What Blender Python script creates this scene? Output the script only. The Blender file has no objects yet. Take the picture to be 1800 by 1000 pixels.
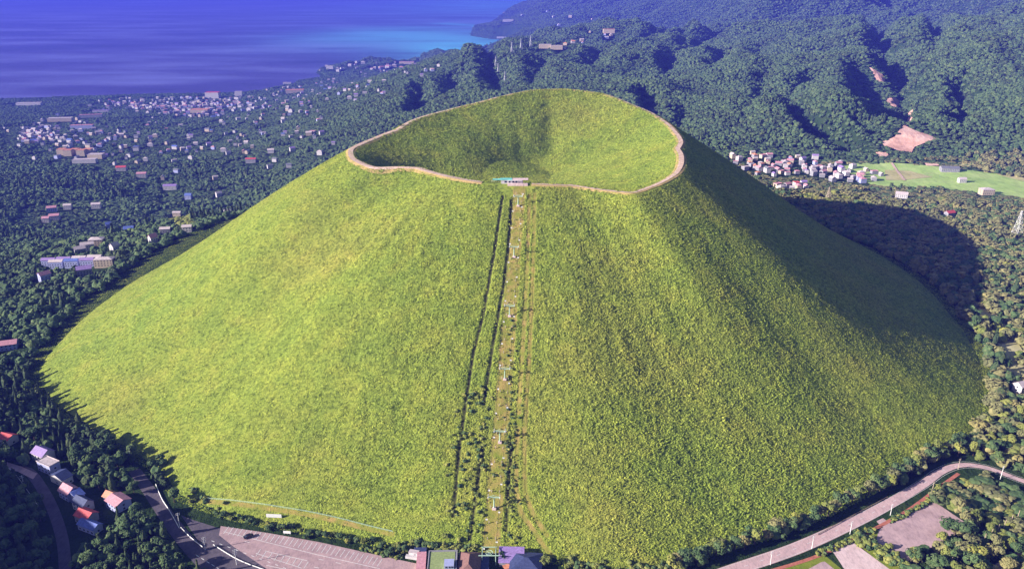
import bpy, math, random
import numpy as np
from math import radians as R, sin, cos, pi
random.seed(7); rng = np.random.default_rng(11)
SC = bpy.context.scene
COL = SC.collection

# ------------------------------------------------------------------ camera, world, sun
F = 1413.0; PITCH = R(20.9); CAM = np.array([0.0, -905.0, 342.0]); SEA = -300.0
cam = bpy.data.cameras.new("camera"); camo = bpy.data.objects.new("camera", cam); COL.objects.link(camo)
cam.sensor_width = 36; cam.lens = 36*F/1800; cam.clip_start = 1; cam.clip_end = 90000
camo.location = CAM; camo.rotation_euler = (pi/2-PITCH, 0, 0); SC.camera = camo
SUN_EL = R(20.5); SUN_DIR = R(18)          # direction the light travels, ccw from +x
sx, sy = -cos(SUN_DIR)*cos(SUN_EL), -sin(SUN_DIR)*cos(SUN_EL); sz = sin(SUN_EL)
W = bpy.data.worlds.new("World"); SC.world = W; W.use_nodes = True
nt = W.node_tree; nt.nodes.clear()
wo = nt.nodes.new('ShaderNodeOutputWorld'); bg = nt.nodes.new('ShaderNodeBackground'); sk = nt.nodes.new('ShaderNodeTexSky')
sk.sky_type = 'NISHITA'; sk.sun_disc = False; sk.sun_elevation = SUN_EL
sk.sun_rotation = math.atan2(sx, sy); bg.inputs[1].default_value = 0.05
nt.links.new(sk.outputs[0], bg.inputs[0]); nt.links.new(bg.outputs[0], wo.inputs[0])
sl = bpy.data.lights.new("sun", 'SUN'); sl.energy = 5.0; sl.angle = R(0.5); sl.color = (1, .93, .82)
so = bpy.data.objects.new("sun", sl); COL.objects.link(so)
from mathutils import Vector
so.rotation_euler = Vector((sx, sy, sz)).to_track_quat('Z', 'Y').to_euler()
SC.view_settings.view_transform = 'Standard'; SC.view_settings.look = 'None'
SC.view_settings.exposure = 1.15; SC.view_settings.gamma = 1.0
SC.cycles.max_bounces = 5; SC.cycles.diffuse_bounces = 2; SC.cycles.volume_bounces = 0

# ------------------------------------------------------------------ numeric helpers
def _hash(ix, iy, seed):
    h = (ix.astype(np.int64)*374761393 + iy.astype(np.int64)*668265263 + seed*974711) & 0x7fffffff
    h = ((h ^ (h >> 13))*1274126177) & 0x7fffffff
    return (h ^ (h >> 16)) & 0xffff
def perlin(x, y, seed=0):
    x = np.asarray(x, float); y = np.asarray(y, float)
    x0 = np.floor(x); y0 = np.floor(y); fx = x-x0; fy = y-y0
    u = fx*fx*fx*(fx*(fx*6-15)+10); v = fy*fy*fy*(fy*(fy*6-15)+10)
    def g(ax, ay):
        a = _hash(x0+ax, y0+ay, seed)*(2*pi/65536)
        return np.cos(a)*(fx-ax)+np.sin(a)*(fy-ay)
    a, b, c, d = g(0, 0), g(1, 0), g(0, 1), g(1, 1)
    return ((a+(b-a)*u)+((c+(d-c)*u)-(a+(b-a)*u))*v)*1.5
def fbm(x, y, o=4, seed=0, gain=.5):
    s = 0; a = 1; f = 1; t = 0
    for i in range(o):
        s = s+a*perlin(np.asarray(x)*f+i*17.3, np.asarray(y)*f-i*9.1, seed+i); t += a; a *= gain; f *= 2.03
    return s/t
def ridged(x, y, o=4, seed=0):
    s = 0; a = 1; f = 1; t = 0
    for i in range(o):
        s = s+a*(1-np.abs(perlin(np.asarray(x)*f+i*7.7, np.asarray(y)*f+i*3.1, seed+i))*2); t += a; a *= .5; f *= 2.07
    return s/t
def sstep(a, b, x):
    t = np.clip((np.asarray(x, float)-a)/(b-a), 0, 1); return t*t*(3-2*t)
cp, sp = cos(PITCH), sin(PITCH)
def ray(px, py):
    v = (py-500)/F; return np.array([(px-900)/F, cp-v*sp, -(sp+v*cp)])
def at_z(px, py, z):
    d = ray(px, py); t = (z-CAM[2])/d[2]; return CAM+d*t
def at_d(px, py, dist):
    d = ray(px, py); return CAM+d*(dist/d[1])
def project(p):
    p = np.atleast_2d(p)-CAM
    dep = p[:, 1]*cp-p[:, 2]*sp; up = p[:, 1]*sp+p[:, 2]*cp
    dep = np.where(dep < 1, 1, dep)
    return 900+F*p[:, 0]/dep, 500-F*up/dep, dep
def seg_dist(x, y, poly):
    """distance to an open polyline and the position along it (0..1)"""
    x = np.asarray(x, float); best = np.full(x.shape, 1e9); par = np.zeros(x.shape); n = len(poly)-1
    for i in range(n):
        ax, ay = poly[i][:2]; bx, by = poly[i+1][:2]; dx, dy = bx-ax, by-ay
        t = np.clip(((x-ax)*dx+(y-ay)*dy)/(dx*dx+dy*dy+1e-9), 0, 1)
        d = np.hypot(x-ax-t*dx, y-ay-t*dy); m = d < best
        best = np.where(m, d, best); par = np.where(m, (i+t)/n, par)
    return best, par
def in_poly(x, y, poly):
    x = np.asarray(x, float); c = np.zeros(x.shape, bool); n = len(poly)
    for i in range(n):
        ax, ay = poly[i][:2]; bx, by = poly[(i+1) % n][:2]
        if ay == by: continue
        c ^= ((ay > y) != (by > y)) & (x < (bx-ax)*(y-ay)/(by-ay)+ax)
    return c

# ------------------------------------------------------------------ the cone (volcanic hill) as a height function
RIM_PX = [(930,323,160),(1010,326,159),(1060,334,158),(1110,340,158),(1160,323,161),(1190,305,164),(1198,280,168),(1190,262,170),
 (1197,250,172),(1187,232,176),(1165,212,181),(1110,185,189),(1060,165,196),(1000,157,200),(940,158,200),(890,168,195),(840,181,188),
 (780,196,181),(720,215,176),(700,228,172),(655,245,168),(618,262,165),(622,281,164),(655,295,162),(700,293,163),(735,295,163),(770,306,162),
 (835,319,161),(880,323,160)]
rim = np.array([at_z(*p) for p in RIM_PX])
RC = np.array([ (rim[:,0].min()+rim[:,0].max())/2, (rim[:,1].min()+rim[:,1].max())/2 ])   # crater centre
BASE_PX = [(60,655),(85,700),(150,742),(225,785),(290,828),(312,868),(400,902),(520,925),(640,942),(720,962),(860,970),(960,976),(1080,1000),(1160,992),
 (1270,958),(1400,918),(1500,872),(1600,812),(1690,772),(1722,735)]
base = [at_z(px, py, 0) for px, py in BASE_PX]
for a, rr in ((-12, 488), (15, 494), (40, 496), (65, 498), (90, 500), (115, 480), (140, 455), (160, 448), (178, 458)):
    base.append(np.array([RC[0]*.3+rr*cos(R(a)), rr*sin(R(a)), 0]))
base = np.array(base)
def polar_tab(pts):
    th = np.arctan2(pts[:,1]-RC[1], pts[:,0]-RC[0]); r = np.hypot(pts[:,0]-RC[0], pts[:,1]-RC[1]); o = np.argsort(th)
    return th[o], r[o], pts[o, 2]
TH = np.linspace(-pi, pi, 1441)
def smooth(a, k):
    ker = np.hanning(k+2)[1:-1]; ker /= ker.sum()
    b = np.concatenate([a[:-1], a[:-1], a[:-1]]); b = np.convolve(b, ker, 'same'); n = len(a)-1
    b = b[n:2*n]; return np.append(b, b[0])
t, r, z = polar_tab(rim); RRT = smooth(np.interp(TH, t, r, period=2*pi), 15); ZRT = smooth(np.interp(TH, t, z, period=2*pi), 45)
t, r, z = polar_tab(base); RBT = smooth(np.interp(TH, t, r, period=2*pi), 21)
def rim_at(th): return np.interp(th, TH, RRT), np.interp(th, TH, ZRT)
def cone_z(x, y, detail=True):
    dx = np.asarray(x, float)-RC[0]; dy = np.asarray(y, float)-RC[1]
    th = np.arctan2(dy, dx); r = np.hypot(dx, dy)
    rr = np.interp(th, TH, RRT); zr = np.interp(th, TH, ZRT); rb = np.interp(th, TH, RBT)
    s = np.clip((r-rr-3)/(rb-rr-3), 0, 3)
    lf = sstep(.2, 1, -np.cos(th)); prof = np.where(s <= 1, (1-s)-(.03-.02*lf)*np.sin(pi*np.clip(s, 0, 1))+.02*np.sin(2*pi*np.clip(s, 0, 1)), -(s-1)*.9)
    zo = zr*prof
    q = np.clip((r/(rr-3)-.22)/.78, 0, 1)
    fl_ = 124-72*np.exp(-(((dx+92)/50)**2+((dy+80)/42)**2)); lw = sstep(-.1, .55, -np.cos(th)); fl_ = fl_+24*np.exp(-((dx+70)/85)**2-((dy-55)/75)**2); zi = fl_+(zr-fl_)*(q**(1.05-.05*lw))
    zz = np.where(r > rr, zo, np.where(r > rr-3, zr, zi))
    if detail:
        env = np.sin(pi*np.clip(s, 0, 1))**.6
        k = rr+th*0
        ang = th*14
        n1 = perlin(ang*.8, r*.004+5, 3)*1.0+.6*(perlin(ang*2.3+fbm(x/90, y/90, 2, 6)*.5, r*.009, 4)*.9+perlin(ang*5, r*.014, 5)*.45)*np.clip(fbm(x/140, y/140, 2, 7)*2+.5, 0, 1.3)*(1-.6*sstep(.6, .95, np.cos(th+.35)))
        zz = zz+np.where(r > rr, n1*env, 0)
        envi = np.sin(pi*q)**.8*(r < rr)
        zz = zz+envi*(perlin(th*3.1+2, r*.008, 8)*2.5*sstep(-.6, .4, np.cos(th))+fbm(x*.03, y*.03, 3, 10)*1.6-3*np.exp(-((dx-40-dy*.02)/12)**2)*sstep(40, 90, dy))
        zz = zz+fbm(x*.06, y*.06, 3, 12)*.5*np.clip(env+envi, 0, 1)
    return zz
# ------------------------------------------------------------------ the land as a height function
ctrl = []
def cz(px, py, z): ctrl.append(at_z(px, py, z))
def cd(px, py, d): ctrl.append(at_d(px, py, d))
for a in range(-180, 180, 30): ctrl.append(np.array([560*cos(R(a)), 560*sin(R(a)), 0 if a < 10 else -3]))
for p in ((-700,-900,0),(0,-900,0),(700,-900,0),(-750,-500,0),(750,-500,0),(700,-100,-2)): ctrl.append(np.array(p, float))
for px in (-250, 30, 250, 420):
    cd(px, 420, 1350); cd(px, 310, 1950); cd(px, 250, 2550); cd(px, 205, 3550)
for px in (-250, 30, 200, 380): cz(px, 180, -278)
cz(470,162,-284); cz(530,152,-288); cz(585,142,-290); cz(575,130,-292); cz(600,124,-286); cz(650,119,-286); cz(710,117,-286); cz(500,152,-290)
for p in ((560,172,3300),(620,155,3300),(700,133,3300),(760,112,3300),(860,99,3500),(900,93,3800),(640,190,2500),(740,180,2400),(840,150,2500),(700,215,2150),
  (960,86,4400),(1010,71,4500),(1060,50,4600),(1110,46,4700),(1150,56,4800),(900,130,3000),(1000,120,3200),(1100,110,3300),(1000,150,2500),(1100,170,2300)): cd(*p)
for p in ((850,44,10200),(880,40,10300),(905,36,10300),(865,47,11000),(900,42,11200),(925,26,11000),(940,10,11500),(880,60,7600),(950,55,7400),(1050,40,7800),(1150,50,7000),(840,52,9300),(870,44,9500),(905,38,9600),(930,24,10000),(950,6,10500),(1010,-2,10800),(1100,0,9500),(1080,25,8200),(1100,-20,12000)): cd(*p)
for p in ((1210,240,1950),(1280,280,1750),(1250,180,2400),(1250,120,3100),(1250,80,4300),(1260,40,6500),(1280,5,9500),(1350,220,1950),(1350,130,2700),(1350,60,4300),(1350,5,8500),(1500,5,6500),
  (1450,180,2050),(1480,100,2800),(1530,60,3800),(1650,5,5600),(1650,90,2800),(1650,180,2150),(1780,5,5000),(1780,90,2650),(1780,190,2000),(1780,280,1700),(2000,5,3500),(2000,150,2300),
  (1500,-120,6500),(1800,-120,5500),(1300,-60,9000),(2300,100,2500)): cd(*p)
for p in ((1450,290,-32),(1600,300,-32),(1790,325,-32),(1450,340,-28),(1650,420,-15),(1790,400,-18),(1780,520,-6),(1350,290,-32),(2000,420,-16),(1900,600,0)): cz(*p)
CT = np.array(ctrl); S0 = 1000.0
def _phi(r2): return .5*r2*np.log(r2+1e-9)
_P = CT[:, :2]/S0; _n = len(_P)
_K = _phi(((_P[:, None]-_P[None])**2).sum(-1))+np.eye(_n)*.006
_A = np.zeros((_n+3, _n+3)); _A[:_n, :_n] = _K; _A[:_n, _n] = 1; _A[:_n, _n+1:] = _P; _A[_n:, :_n] = _A[:_n, _n:].T
_w = np.linalg.solve(_A, np.append(CT[:, 2], [0, 0, 0]))
def tps(x, y):
    X = np.asarray(x, float)/S0; Y = np.asarray(y, float)/S0
    s = _w[_n]+_w[_n+1]*X+_w[_n+2]*Y
    for i in range(_n): s = s+_w[i]*_phi((X-_P[i, 0])**2+(Y-_P[i, 1])**2)
    return s
COAST_PX = [(-900,215),(-300,186),(25,179),(130,172),(300,166),(420,166),(455,161),(482,155),(515,144),(558,137),(550,128),(556,121),(580,116),(675,112),(735,114),(800,112),
 (900,96),(930,80),(895,71),(860,69),(825,63),(838,50),(900,43),(980,36),(1040,30)]
coast = [at_z(px, py, SEA)[:2] for px, py in COAST_PX]
coast += [np.array([1500, 24000.]), np.array([16000, 24000.]), np.array([16000, -3000.]), np.array([-9000, -3000.])]
coast_line = coast[:len(COAST_PX)]+[coast[len(COAST_PX)]]
# gullies: pixel polyline (top to mouth), depth, half width, looked up on the smooth land
GUL_PX = [([(1535,40),(1560,80),(1590,120),(1598,160),(1592,205)], 95, 100),
 ([(1510,100),(1530,140),(1560,180),(1582,205)], 60, 75),
 ([(1640,30),(1650,60),(1640,85),(1600,110)], 60, 70),
 ([(1375,168),(1420,205),(1460,235),(1500,258)], 60, 55),
 ([(1490,140),(1510,175),(1530,225)], 35, 45),
 ([(1680,130),(1690,160),(1690,200),(1680,225)], 55, 45),
 ([(1600,145),(1680,90),(1780,60)], 20, 90),
 ([(850,95),(865,125),(880,155)], 60, 70), ([(800,120),(790,150),(730,185)], 45, 80), ([(740,140),(735,165),(725,195)], 40, 50),
 ([(1060,95),(1045,115),(1030,135)], 45, 80), ([(1180,100),(1172,125),(1165,140)], 50, 70), ([(1300,55),(1240,80),(1200,100)], 35, 110),
 ([(1130,165),(1145,190),(1150,210)], 50, 45), ([(1270,90),(1260,118),(1250,135)], 35, 60), ([(1230,55),(1150,75),(1100,80)], 40, 150),
 ([(1420,20),(1350,40),(1260,70)], 30, 130), ([(1350,120),(1330,180),(1290,230)], 22, 50), ([(1720,40),(1700,25),(1690,5)], 45, 90),
 ([(960,110),(940,135),(930,150)], 30, 70), ([(1450,120),(1400,150),(1370,190)], 25, 50), ([(1200,190),(1190,220),(1180,240)], 22, 40)]
def hit_fn(px, py, fn, d0=300., d1=14000., n=600):
    d = ray(px, py); ts = np.geomspace(d0, d1, n)/d[1]; P = CAM[:, None]+d[:, None]*ts
    below = P[2] < fn(P[0], P[1]); i = int(np.argmax(below)) if below.any() else n-1
    if i == 0: return P[:, 0]
    a, b = ts[i-1], ts[i]
    for _ in range(18):
        m = (a+b)/2; p = CAM+d*m
        if p[2] < float(fn(np.array([p[0]]), np.array([p[1]]))[0]): b = m
        else: a = m
    p = CAM+d*b; return p
GUL = []
for pl, dep, hw in GUL_PX: GUL.append(([hit_fn(px, py, tps, 1400)[:2] for px, py in pl], dep, hw))
VALLEY = [at_z(a, c_, -32)[:2] for a, c_ in ((1290,296),(1400,298),(1500,300),(1600,306),(1700,315),(1800,325),(1900,335))]
def land_z(x, y):
    x = np.asarray(x, float); y = np.asarray(y, float)
    z = tps(x, y)
    dc = np.hypot(x-CAM[0], y-CAM[1])
    mt = sstep(2300, 3300, dc+np.where(x < -200, -900, 0)+np.clip(x, 0, 600)*1.6)*sstep(-800, 300, x+.25*(y-1500))*sstep(1200, 1750, dc)
    mt = mt*sstep(-150, 60, z+80+np.where(y > 5000, 200, 0))
    vd, _ = seg_dist(x, y, VALLEY); mt = mt*(.04+.96*sstep(70, 240, vd)); mt = mt*np.where(y > 6000, .12+.5*sstep(100, 1100, x), 1)
    wx = x+fbm(x/700, y/700, 2, 40)*160; wy = y+fbm(x/700, y/700, 2, 41)*160
    z = z+mt*((ridged(wx/760, wy/1100, 5, 20)-.35)*np.clip((dc-1150)/32, 14, 190)+ridged(wx/330, wy/420, 3, 27)*np.clip((dc-1300)/70, 0, 34)+fbm(wx/170, wy/170, 3, 30)*9)
    for pl, dep, hw in GUL:
        x0 = min(p[0] for p in pl)-3*hw; x1 = max(p[0] for p in pl)+3*hw; y0 = min(p[1] for p in pl)-3*hw; y1 = max(p[1] for p in pl)+3*hw
        m = (x > x0) & (x < x1) & (y > y0) & (y < y1)
        if not m.any(): continue
        xm, ym = x[m], y[m]
        d, pr = seg_dist(xm+fbm(xm/60, ym/60, 2, 50)*25, ym+fbm(xm/60, ym/60, 2, 51)*25, pl)
        z[m] = z[m]-1.35*dep*np.clip(1-d/hw, 0, 1)**1.15*sstep(0, .18, pr+.02)*np.clip(1.3-pr*.9, 0, 1)
    z = z+fbm(x/120, y/120, 3, 60)*3.5*sstep(650, 1300, dc)
    # flat ground round the foot of the cone
    nr = sstep(-330, -120, y)
    z = z*nr
    # shading spur that stands left of the frame, by the houses
    d, pr = seg_dist(x, y, [(-330, -740), (-420, -610), (-530, -450), (-620, -290)])
    z = z+(120-72*pr)*np.exp(-(d/62)**2)
    # the shore: land falls to the sea
    return z
def shore(x, y, z):
    d, _ = seg_dist(x, y, coast_line); ins = in_poly(x, y, coast); sd = np.where(ins, d, -d)
    zz = np.where(z < SEA+6, SEA+6, z)
    k = sstep(0, 70, sd)
    return np.where(sd > 0, (SEA-4)+(zz-SEA+4)*k, SEA-4+np.clip(sd, -60, 0)*.5)
def ground(x, y, detail=True):
    x = np.asarray(x, float); y = np.asarray(y, float)
    g = land_z(x, y); far = (np.hypot(x, y-0) > 3000)
    if far.any():
        m = far; g2 = g.copy(); g2[m] = shore(x[m], y[m], g[m]); g = g2
    return np.maximum(g, cone_z(x, y, detail))
def hit(px, py, d0=250.): return hit_fn(px, py, lambda a, b: ground(a, b, False), d0)

# ------------------------------------------------------------------ object helpers
def tag(o, label=None, cat=None, group=None, kind=None):
    if label: o['label'] = label
    if cat: o['category'] = cat
    if group: o['group'] = group
    if kind: o['kind'] = kind
    return o
def empty(name, loc, rz=0, label=None, cat=None, group=None, scale=None):
    o = bpy.data.objects.new(name, None); COL.objects.link(o); o.location = tuple(map(float, loc)); o.rotation_euler = (0, 0, rz)
    o.empty_display_size = 1
    if scale: o.scale = scale
    return tag(o, label, cat, group)
class MB:
    def __init__(s): s.v = []; s.f = []; s.m = []
    def face(s, pts, m=0):
        i = len(s.v); s.v += [tuple(map(float, p)) for p in pts]; s.f.append(tuple(range(i, i+len(pts)))); s.m.append(m)
    def box(s, c, d, m=0, rz=0, taper=1.0):
        x, y, z = d[0]/2, d[1]/2, d[2]/2; ca, sa = cos(rz), sin(rz); i = len(s.v)
        for k in (-1, 1):
            t = 1 if k < 0 else taper
            for a, b in ((-1, -1), (1, -1), (1, 1), (-1, 1)):
                px, py = a*x*t, b*y*t; s.v.append((c[0]+px*ca-py*sa, c[1]+px*sa+py*ca, c[2]+k*z))
        for q in ((0, 3, 2, 1), (4, 5, 6, 7), (0, 1, 5, 4), (1, 2, 6, 5), (2, 3, 7, 6), (3, 0, 4, 7)): s.f.append(tuple(i+j for j in q)); s.m.append(m)
    def bar(s, a, b, r0, r1=None, n=5, m=0):
        r1 = r0 if r1 is None else r1; a = Vector(a); b = Vector(b); d = (b-a)
        if d.length < 1e-6: return
        q = d.to_track_quat('Z', 'Y'); i = len(s.v)
        for p, r in ((a, r0), (b, r1)):
            for k in range(n):
                w = q @ Vector((cos(2*pi*k/n)*r, sin(2*pi*k/n)*r, 0)); s.v.append(tuple(p+w))
        for k in range(n): s.f.append((i+k, i+(k+1) % n, i+n+(k+1) % n, i+n+k)); s.m.append(m)
        s.f.append(tuple(i+n+k for k in range(n))); s.m.append(m); s.f.append(tuple(i+n-1-k for k in range(n))); s.m.append(m)
    def tube(s, pts, r, n=5, m=0):
        for a, b in zip(pts, pts[1:]): s.bar(a, b, r, r, n, m)
    def mesh(s, name, mats):
        me = bpy.data.meshes.new(name); me.from_pydata(s.v, [], s.f)
        for q in (mats if isinstance(mats, (list, tuple)) else [mats]): me.materials.append(q)
        me.polygons.foreach_set('material_index', s.m); me.update(); return me
    def build(s, name, mats, parent=None, loc=None, rz=0, kind=None):
        o = bpy.data.objects.new(name, s.mesh(name, mats)); COL.objects.link(o)
        if parent: o.parent = parent
        if loc is not None: o.location = tuple(map(float, loc))
        if rz: o.rotation_euler = (0, 0, rz)
        if kind: o['kind'] = kind
        return o
def grid_mesh(name, X, Y, Z, mat, wrap=False, attrs=None, smooth=True):
    nr, nc = X.shape; me = bpy.data.meshes.new(name)
    co = np.stack([X, Y, Z], -1).reshape(-1, 3).astype(np.float32)
    i = np.arange(nr-1)[:, None]; j = np.arange(nc if wrap else nc-1)[None]; j2 = (j+1) % nc
    q = np.stack([i*nc+j, i*nc+j2, (i+1)*nc+j2, (i+1)*nc+j], -1).reshape(-1, 4).astype(np.int32)
    me.vertices.add(len(co)); me.vertices.foreach_set('co', co.ravel())
    me.loops.add(q.size); me.loops.foreach_set('vertex_index', q.ravel())
    me.polygons.add(len(q)); me.polygons.foreach_set('loop_start', np.arange(0, q.size, 4, dtype=np.int32))
    if smooth: me.polygons.foreach_set('use_smooth', np.ones(len(q), bool))
    me.update(calc_edges=True)
    if attrs:
        for k, a in attrs.items():
            at = me.attributes.new(k, 'FLOAT', 'POINT'); at.data.foreach_set('value', a.ravel().astype(np.float32))
    me.materials.append(mat); o = bpy.data.objects.new(name, me); COL.objects.link(o); return o

# ------------------------------------------------------------------ materials
class NT:
    def __init__(s, name):
        s.m = bpy.data.materials.new(name); s.m.use_nodes = True; s.t = s.m.node_tree; s.t.nodes.clear()
        s.out = s.new('ShaderNodeOutputMaterial'); s.b = s.new('ShaderNodeBsdfPrincipled'); s.link(s.b.outputs[0], s.out.inputs[0])
    def new(s, k, **kw):
        n = s.t.nodes.new(k)
        for a, b in kw.items(): setattr(n, a, b)
        return n
    def link(s, a, b): s.t.links.new(a, b)
    def pos(s):
        g = s.new('ShaderNodeNewGeometry'); return g.outputs['Position']
    def noise(s, scale, vec=None, detail=3, rough=.55, sc3=None, lac=2.0):
        n = s.new('ShaderNodeTexNoise'); n.inputs['Scale'].default_value = scale; n.inputs['Detail'].default_value = detail; n.inputs['Roughness'].default_value = rough
        v = vec if vec is not None else s.pos()
        if sc3 is not None:
            mp = s.new('ShaderNodeMapping'); mp.inputs['Scale'].default_value = sc3; s.link(v, mp.inputs[0]); v = mp.outputs[0]
        s.link(v, n.inputs['Vector']); return n.outputs[0]
    def ramp(s, fac, stops, interp='LINEAR'):
        r = s.new('ShaderNodeValToRGB'); e = r.color_ramp; e.interpolation = interp
        while len(e.elements) > 1: e.elements.remove(e.elements[-1])
        e.elements[0].position = stops[0][0]; e.elements[0].color = (*stops[0][1], 1)
        for p, c in stops[1:]:
            k = e.elements.new(p); k.color = (*c, 1)
        s.link(fac, r.inputs[0]); return r.outputs[0]
    def mix(s, fac, a, b, mode='MIX'):
        n = s.new('ShaderNodeMix'); n.data_type = 'RGBA'; n.blend_type = mode
        if isinstance(fac, (int, float)): n.inputs[0].default_value = fac
        else: s.link(fac, n.inputs[0])
        for q, v in ((6, a), (7, b)):
            if isinstance(v, tuple): n.inputs[q].default_value = (*v, 1)
            else: s.link(v, n.inputs[q])
        return n.outputs[2]
    def math(s, op, a, b=None, clamp=False):
        n = s.new('ShaderNodeMath'); n.operation = op; n.use_clamp = clamp
        for q, v in ((0, a), (1, b)):
            if v is None: continue
            if isinstance(v, (int, float)): n.inputs[q].default_value = v
            else: s.link(v, n.inputs[q])
        return n.outputs[0]
    def attr(s, name, typ='GEOMETRY', out=2):
        n = s.new('ShaderNodeAttribute'); n.attribute_name = name; n.attribute_type = typ; return n.outputs[out]
    def bump(s, h, dist=.3, strength=.6):
        n = s.new('ShaderNodeBump'); n.inputs['Distance'].default_value = dist; n.inputs['Strength'].default_value = strength
        s.link(h, n.inputs['Height']); s.link(n.outputs[0], s.b.inputs['Normal'])
    def col(s, c, rough=.8, spec=.2):
        if isinstance(c, tuple): s.b.inputs['Base Color'].default_value = (*c, 1)
        else: s.link(c, s.b.inputs['Base Color'])
        s.b.inputs['Roughness'].default_value = rough; s.b.inputs['Specular IOR Level'].default_value = spec
        return s
def simple(name, c, rough=.75, var=.25, scale=.6, spec=.25, metal=0):
    n = NT(name); f = n.noise(scale, detail=4, vec=None)
    lo = tuple(x*(1-var) for x in c); hi = tuple(min(1, x*(1+var)) for x in c)
    n.col(n.ramp(f, [(.3, lo), (.7, hi)]), rough, spec); n.b.inputs['Metallic'].default_value = metal
    return n.m
def grass_col(n, bright=1.0):
    """colour of the pampas grass, from where it grows"""
    p = n.pos()
    big = n.noise(.008, p, 4, .6); mid = n.noise(.045, p, 4, .6); fine = n.noise(.35, p, 3, .6)
    a = n.ramp(mid, [(.25, (.165, .24, .035)), (.45, (.26, .335, .05)), (.6, (.36, .4, .06)), (.78, (.47, .42, .09))])
    b = n.ramp(big, [(.3, (.23, .34, .055)), (.5, (.315, .385, .06)), (.7, (.355, .345, .075))])
    c = n.mix(.5, a, b)
    f = n.ramp(fine, [(.25, (.38, .43, .4)), (.5, (1, 1, 1)), (.75, (1.42, 1.36, 1.35))])
    c = n.mix(1, c, f, 'MULTIPLY')
    return c
# hill turf
n = NT("hill_turf"); c = n.mix(1, grass_col(n), (.8, .8, .8), 'MULTIPLY')
mow = n.attr('mown'); dry = n.noise(.12, n.pos(), 3)
mc = n.ramp(dry, [(.3, (.2, .24, .03)), (.5, (.3, .27, .06)), (.7, (.42, .29, .1))])
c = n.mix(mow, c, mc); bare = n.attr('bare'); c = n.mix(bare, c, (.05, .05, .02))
n.col(c, .9, .1); n.bump(n.noise(.7, n.pos(), 5, .75), .9, .7); M_TURF = n.m
n = NT("grass_tuft"); c = grass_col(n); rnd = n.new('ShaderNodeObjectInfo').outputs['Random']
c = n.mix(1, c, n.ramp(rnd, [(0, (.36, .4, .38)), (.3, (.82, .84, .82)), (.7, (1.12, 1.1, 1.08)), (1, (1.6, 1.52, 1.5))]), 'MULTIPLY')
n.col(c, .85, .12); M_TUFT = n.m
def foliage(name, cols, use_rand=True):
    n = NT(name); f = n.noise(.35, n.pos(), 4, .6)
    c = n.ramp(f, [(.28, cols[0]), (.5, cols[1]), (.72, cols[2])])
    if use_rand:
        rnd = n.new('ShaderNodeObjectInfo').outputs['Random']
        c = n.mix(1, c, n.ramp(rnd, [(0, (.68, .74, .74)), (.4, (.92, .96, .92)), (.85, (1.12, 1.08, 1.0)), (1, (1.4, 1.28, 1.05))]), 'MULTIPLY')
    n.col(c, .8, .15); n.bump(n.noise(1.3, n.pos(), 3, .6), .6, .7); return n.m
M_FOL = foliage("foliage", [(.042, .085, .036), (.085, .135, .055), (.15, .19, .085)])
M_FOLY = foliage("foliage_yellow", [(.13, .16, .04), (.21, .23, .06), (.3, .29, .09)])
M_FOLD = foliage("foliage_dark", [(.03, .055, .028), (.06, .09, .042), (.11, .135, .06)])
M_BARK = simple("bark", (.11, .08, .055), .9, .4, 2)
# land floor
n = NT("land_floor"); f = n.noise(.02, n.pos(), 5, .65); g = n.noise(.25, n.pos(), 4, .7)
c = n.ramp(f, [(.3, (.02, .045, .013)), (.5, (.035, .068, .018)), (.7, (.06, .085, .026))])
c = n.mix(n.math('MULTIPLY', g, .6), c, (.02, .03, .012)); n.col(c, .95, .05); n.bump(n.noise(.12, n.pos(), 5, .7), 5, 1); M_LAND = n.m
M_FOLO = foliage("foliage_olive", [(.13, .135, .06), (.21, .2, .09), (.31, .28, .14)])
# sea
n = NT("sea_water"); p = n.pos()
st = n.noise(.0011, p, 5, .55, (.55, 1.6, 1)); st2 = n.noise(.00035, p, 3, .5, (1, 2.2, 1))
c = n.ramp(st, [(.3, (.03, .016, .1)), (.48, (.075, .05, .22)), (.68, (.2, .2, .5))])
cy = n.ramp(st2, [(.42, (0, 0, 0)), (.66, (1, 1, 1))])
v = n.attr('cyan'); m = n.math('MULTIPLY', v, n.math('ADD', n.math('MULTIPLY', st, 2.2), -.2, True), True)
c = n.mix(m, c, (.16, .75, .95)); n.col(c, .35, .5)
n.bump(n.noise(.012, p, 8, .75, (1, 2.4, 1)), 9, 1.0); M_SEA = n.m
def ground_mat(name, stops, scale=.15, rough=.95, bump=.1, sp=4):
    n = NT(name); c = n.ramp(n.noise(scale, n.pos(), 5, .65), stops); w = n.ramp(n.noise(scale*6, n.pos(), 6, .8, (1, .35, 1)), [(.35, (.72, .72, .74)), (.52, (1, 1, 1)), (.7, (1.1, 1.08, 1.08))]); n.col(n.mix(1, c, w, 'MULTIPLY'), rough, .1); n.bump(n.noise(sp, n.pos(), 3), bump, .5); return n.m
M_PATH = ground_mat("path_gravel", [(.3, (.42, .27, .19)), (.5, (.62, .44, .36)), (.7, (.78, .6, .54))], .3)
M_ASPH = ground_mat("asphalt_worn", [(.3, (.38, .26, .27)), (.5, (.48, .33, .345)), (.72, (.58, .4, .4))], .12)
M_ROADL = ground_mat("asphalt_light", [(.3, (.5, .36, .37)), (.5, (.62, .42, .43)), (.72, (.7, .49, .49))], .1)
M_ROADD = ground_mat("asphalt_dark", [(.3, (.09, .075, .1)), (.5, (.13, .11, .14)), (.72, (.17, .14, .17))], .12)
M_LOT = ground_mat("lot_gravel", [(.3, (.4, .27, .28)), (.5, (.52, .36, .38)), (.72, (.64, .44, .45))], .07)
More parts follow.
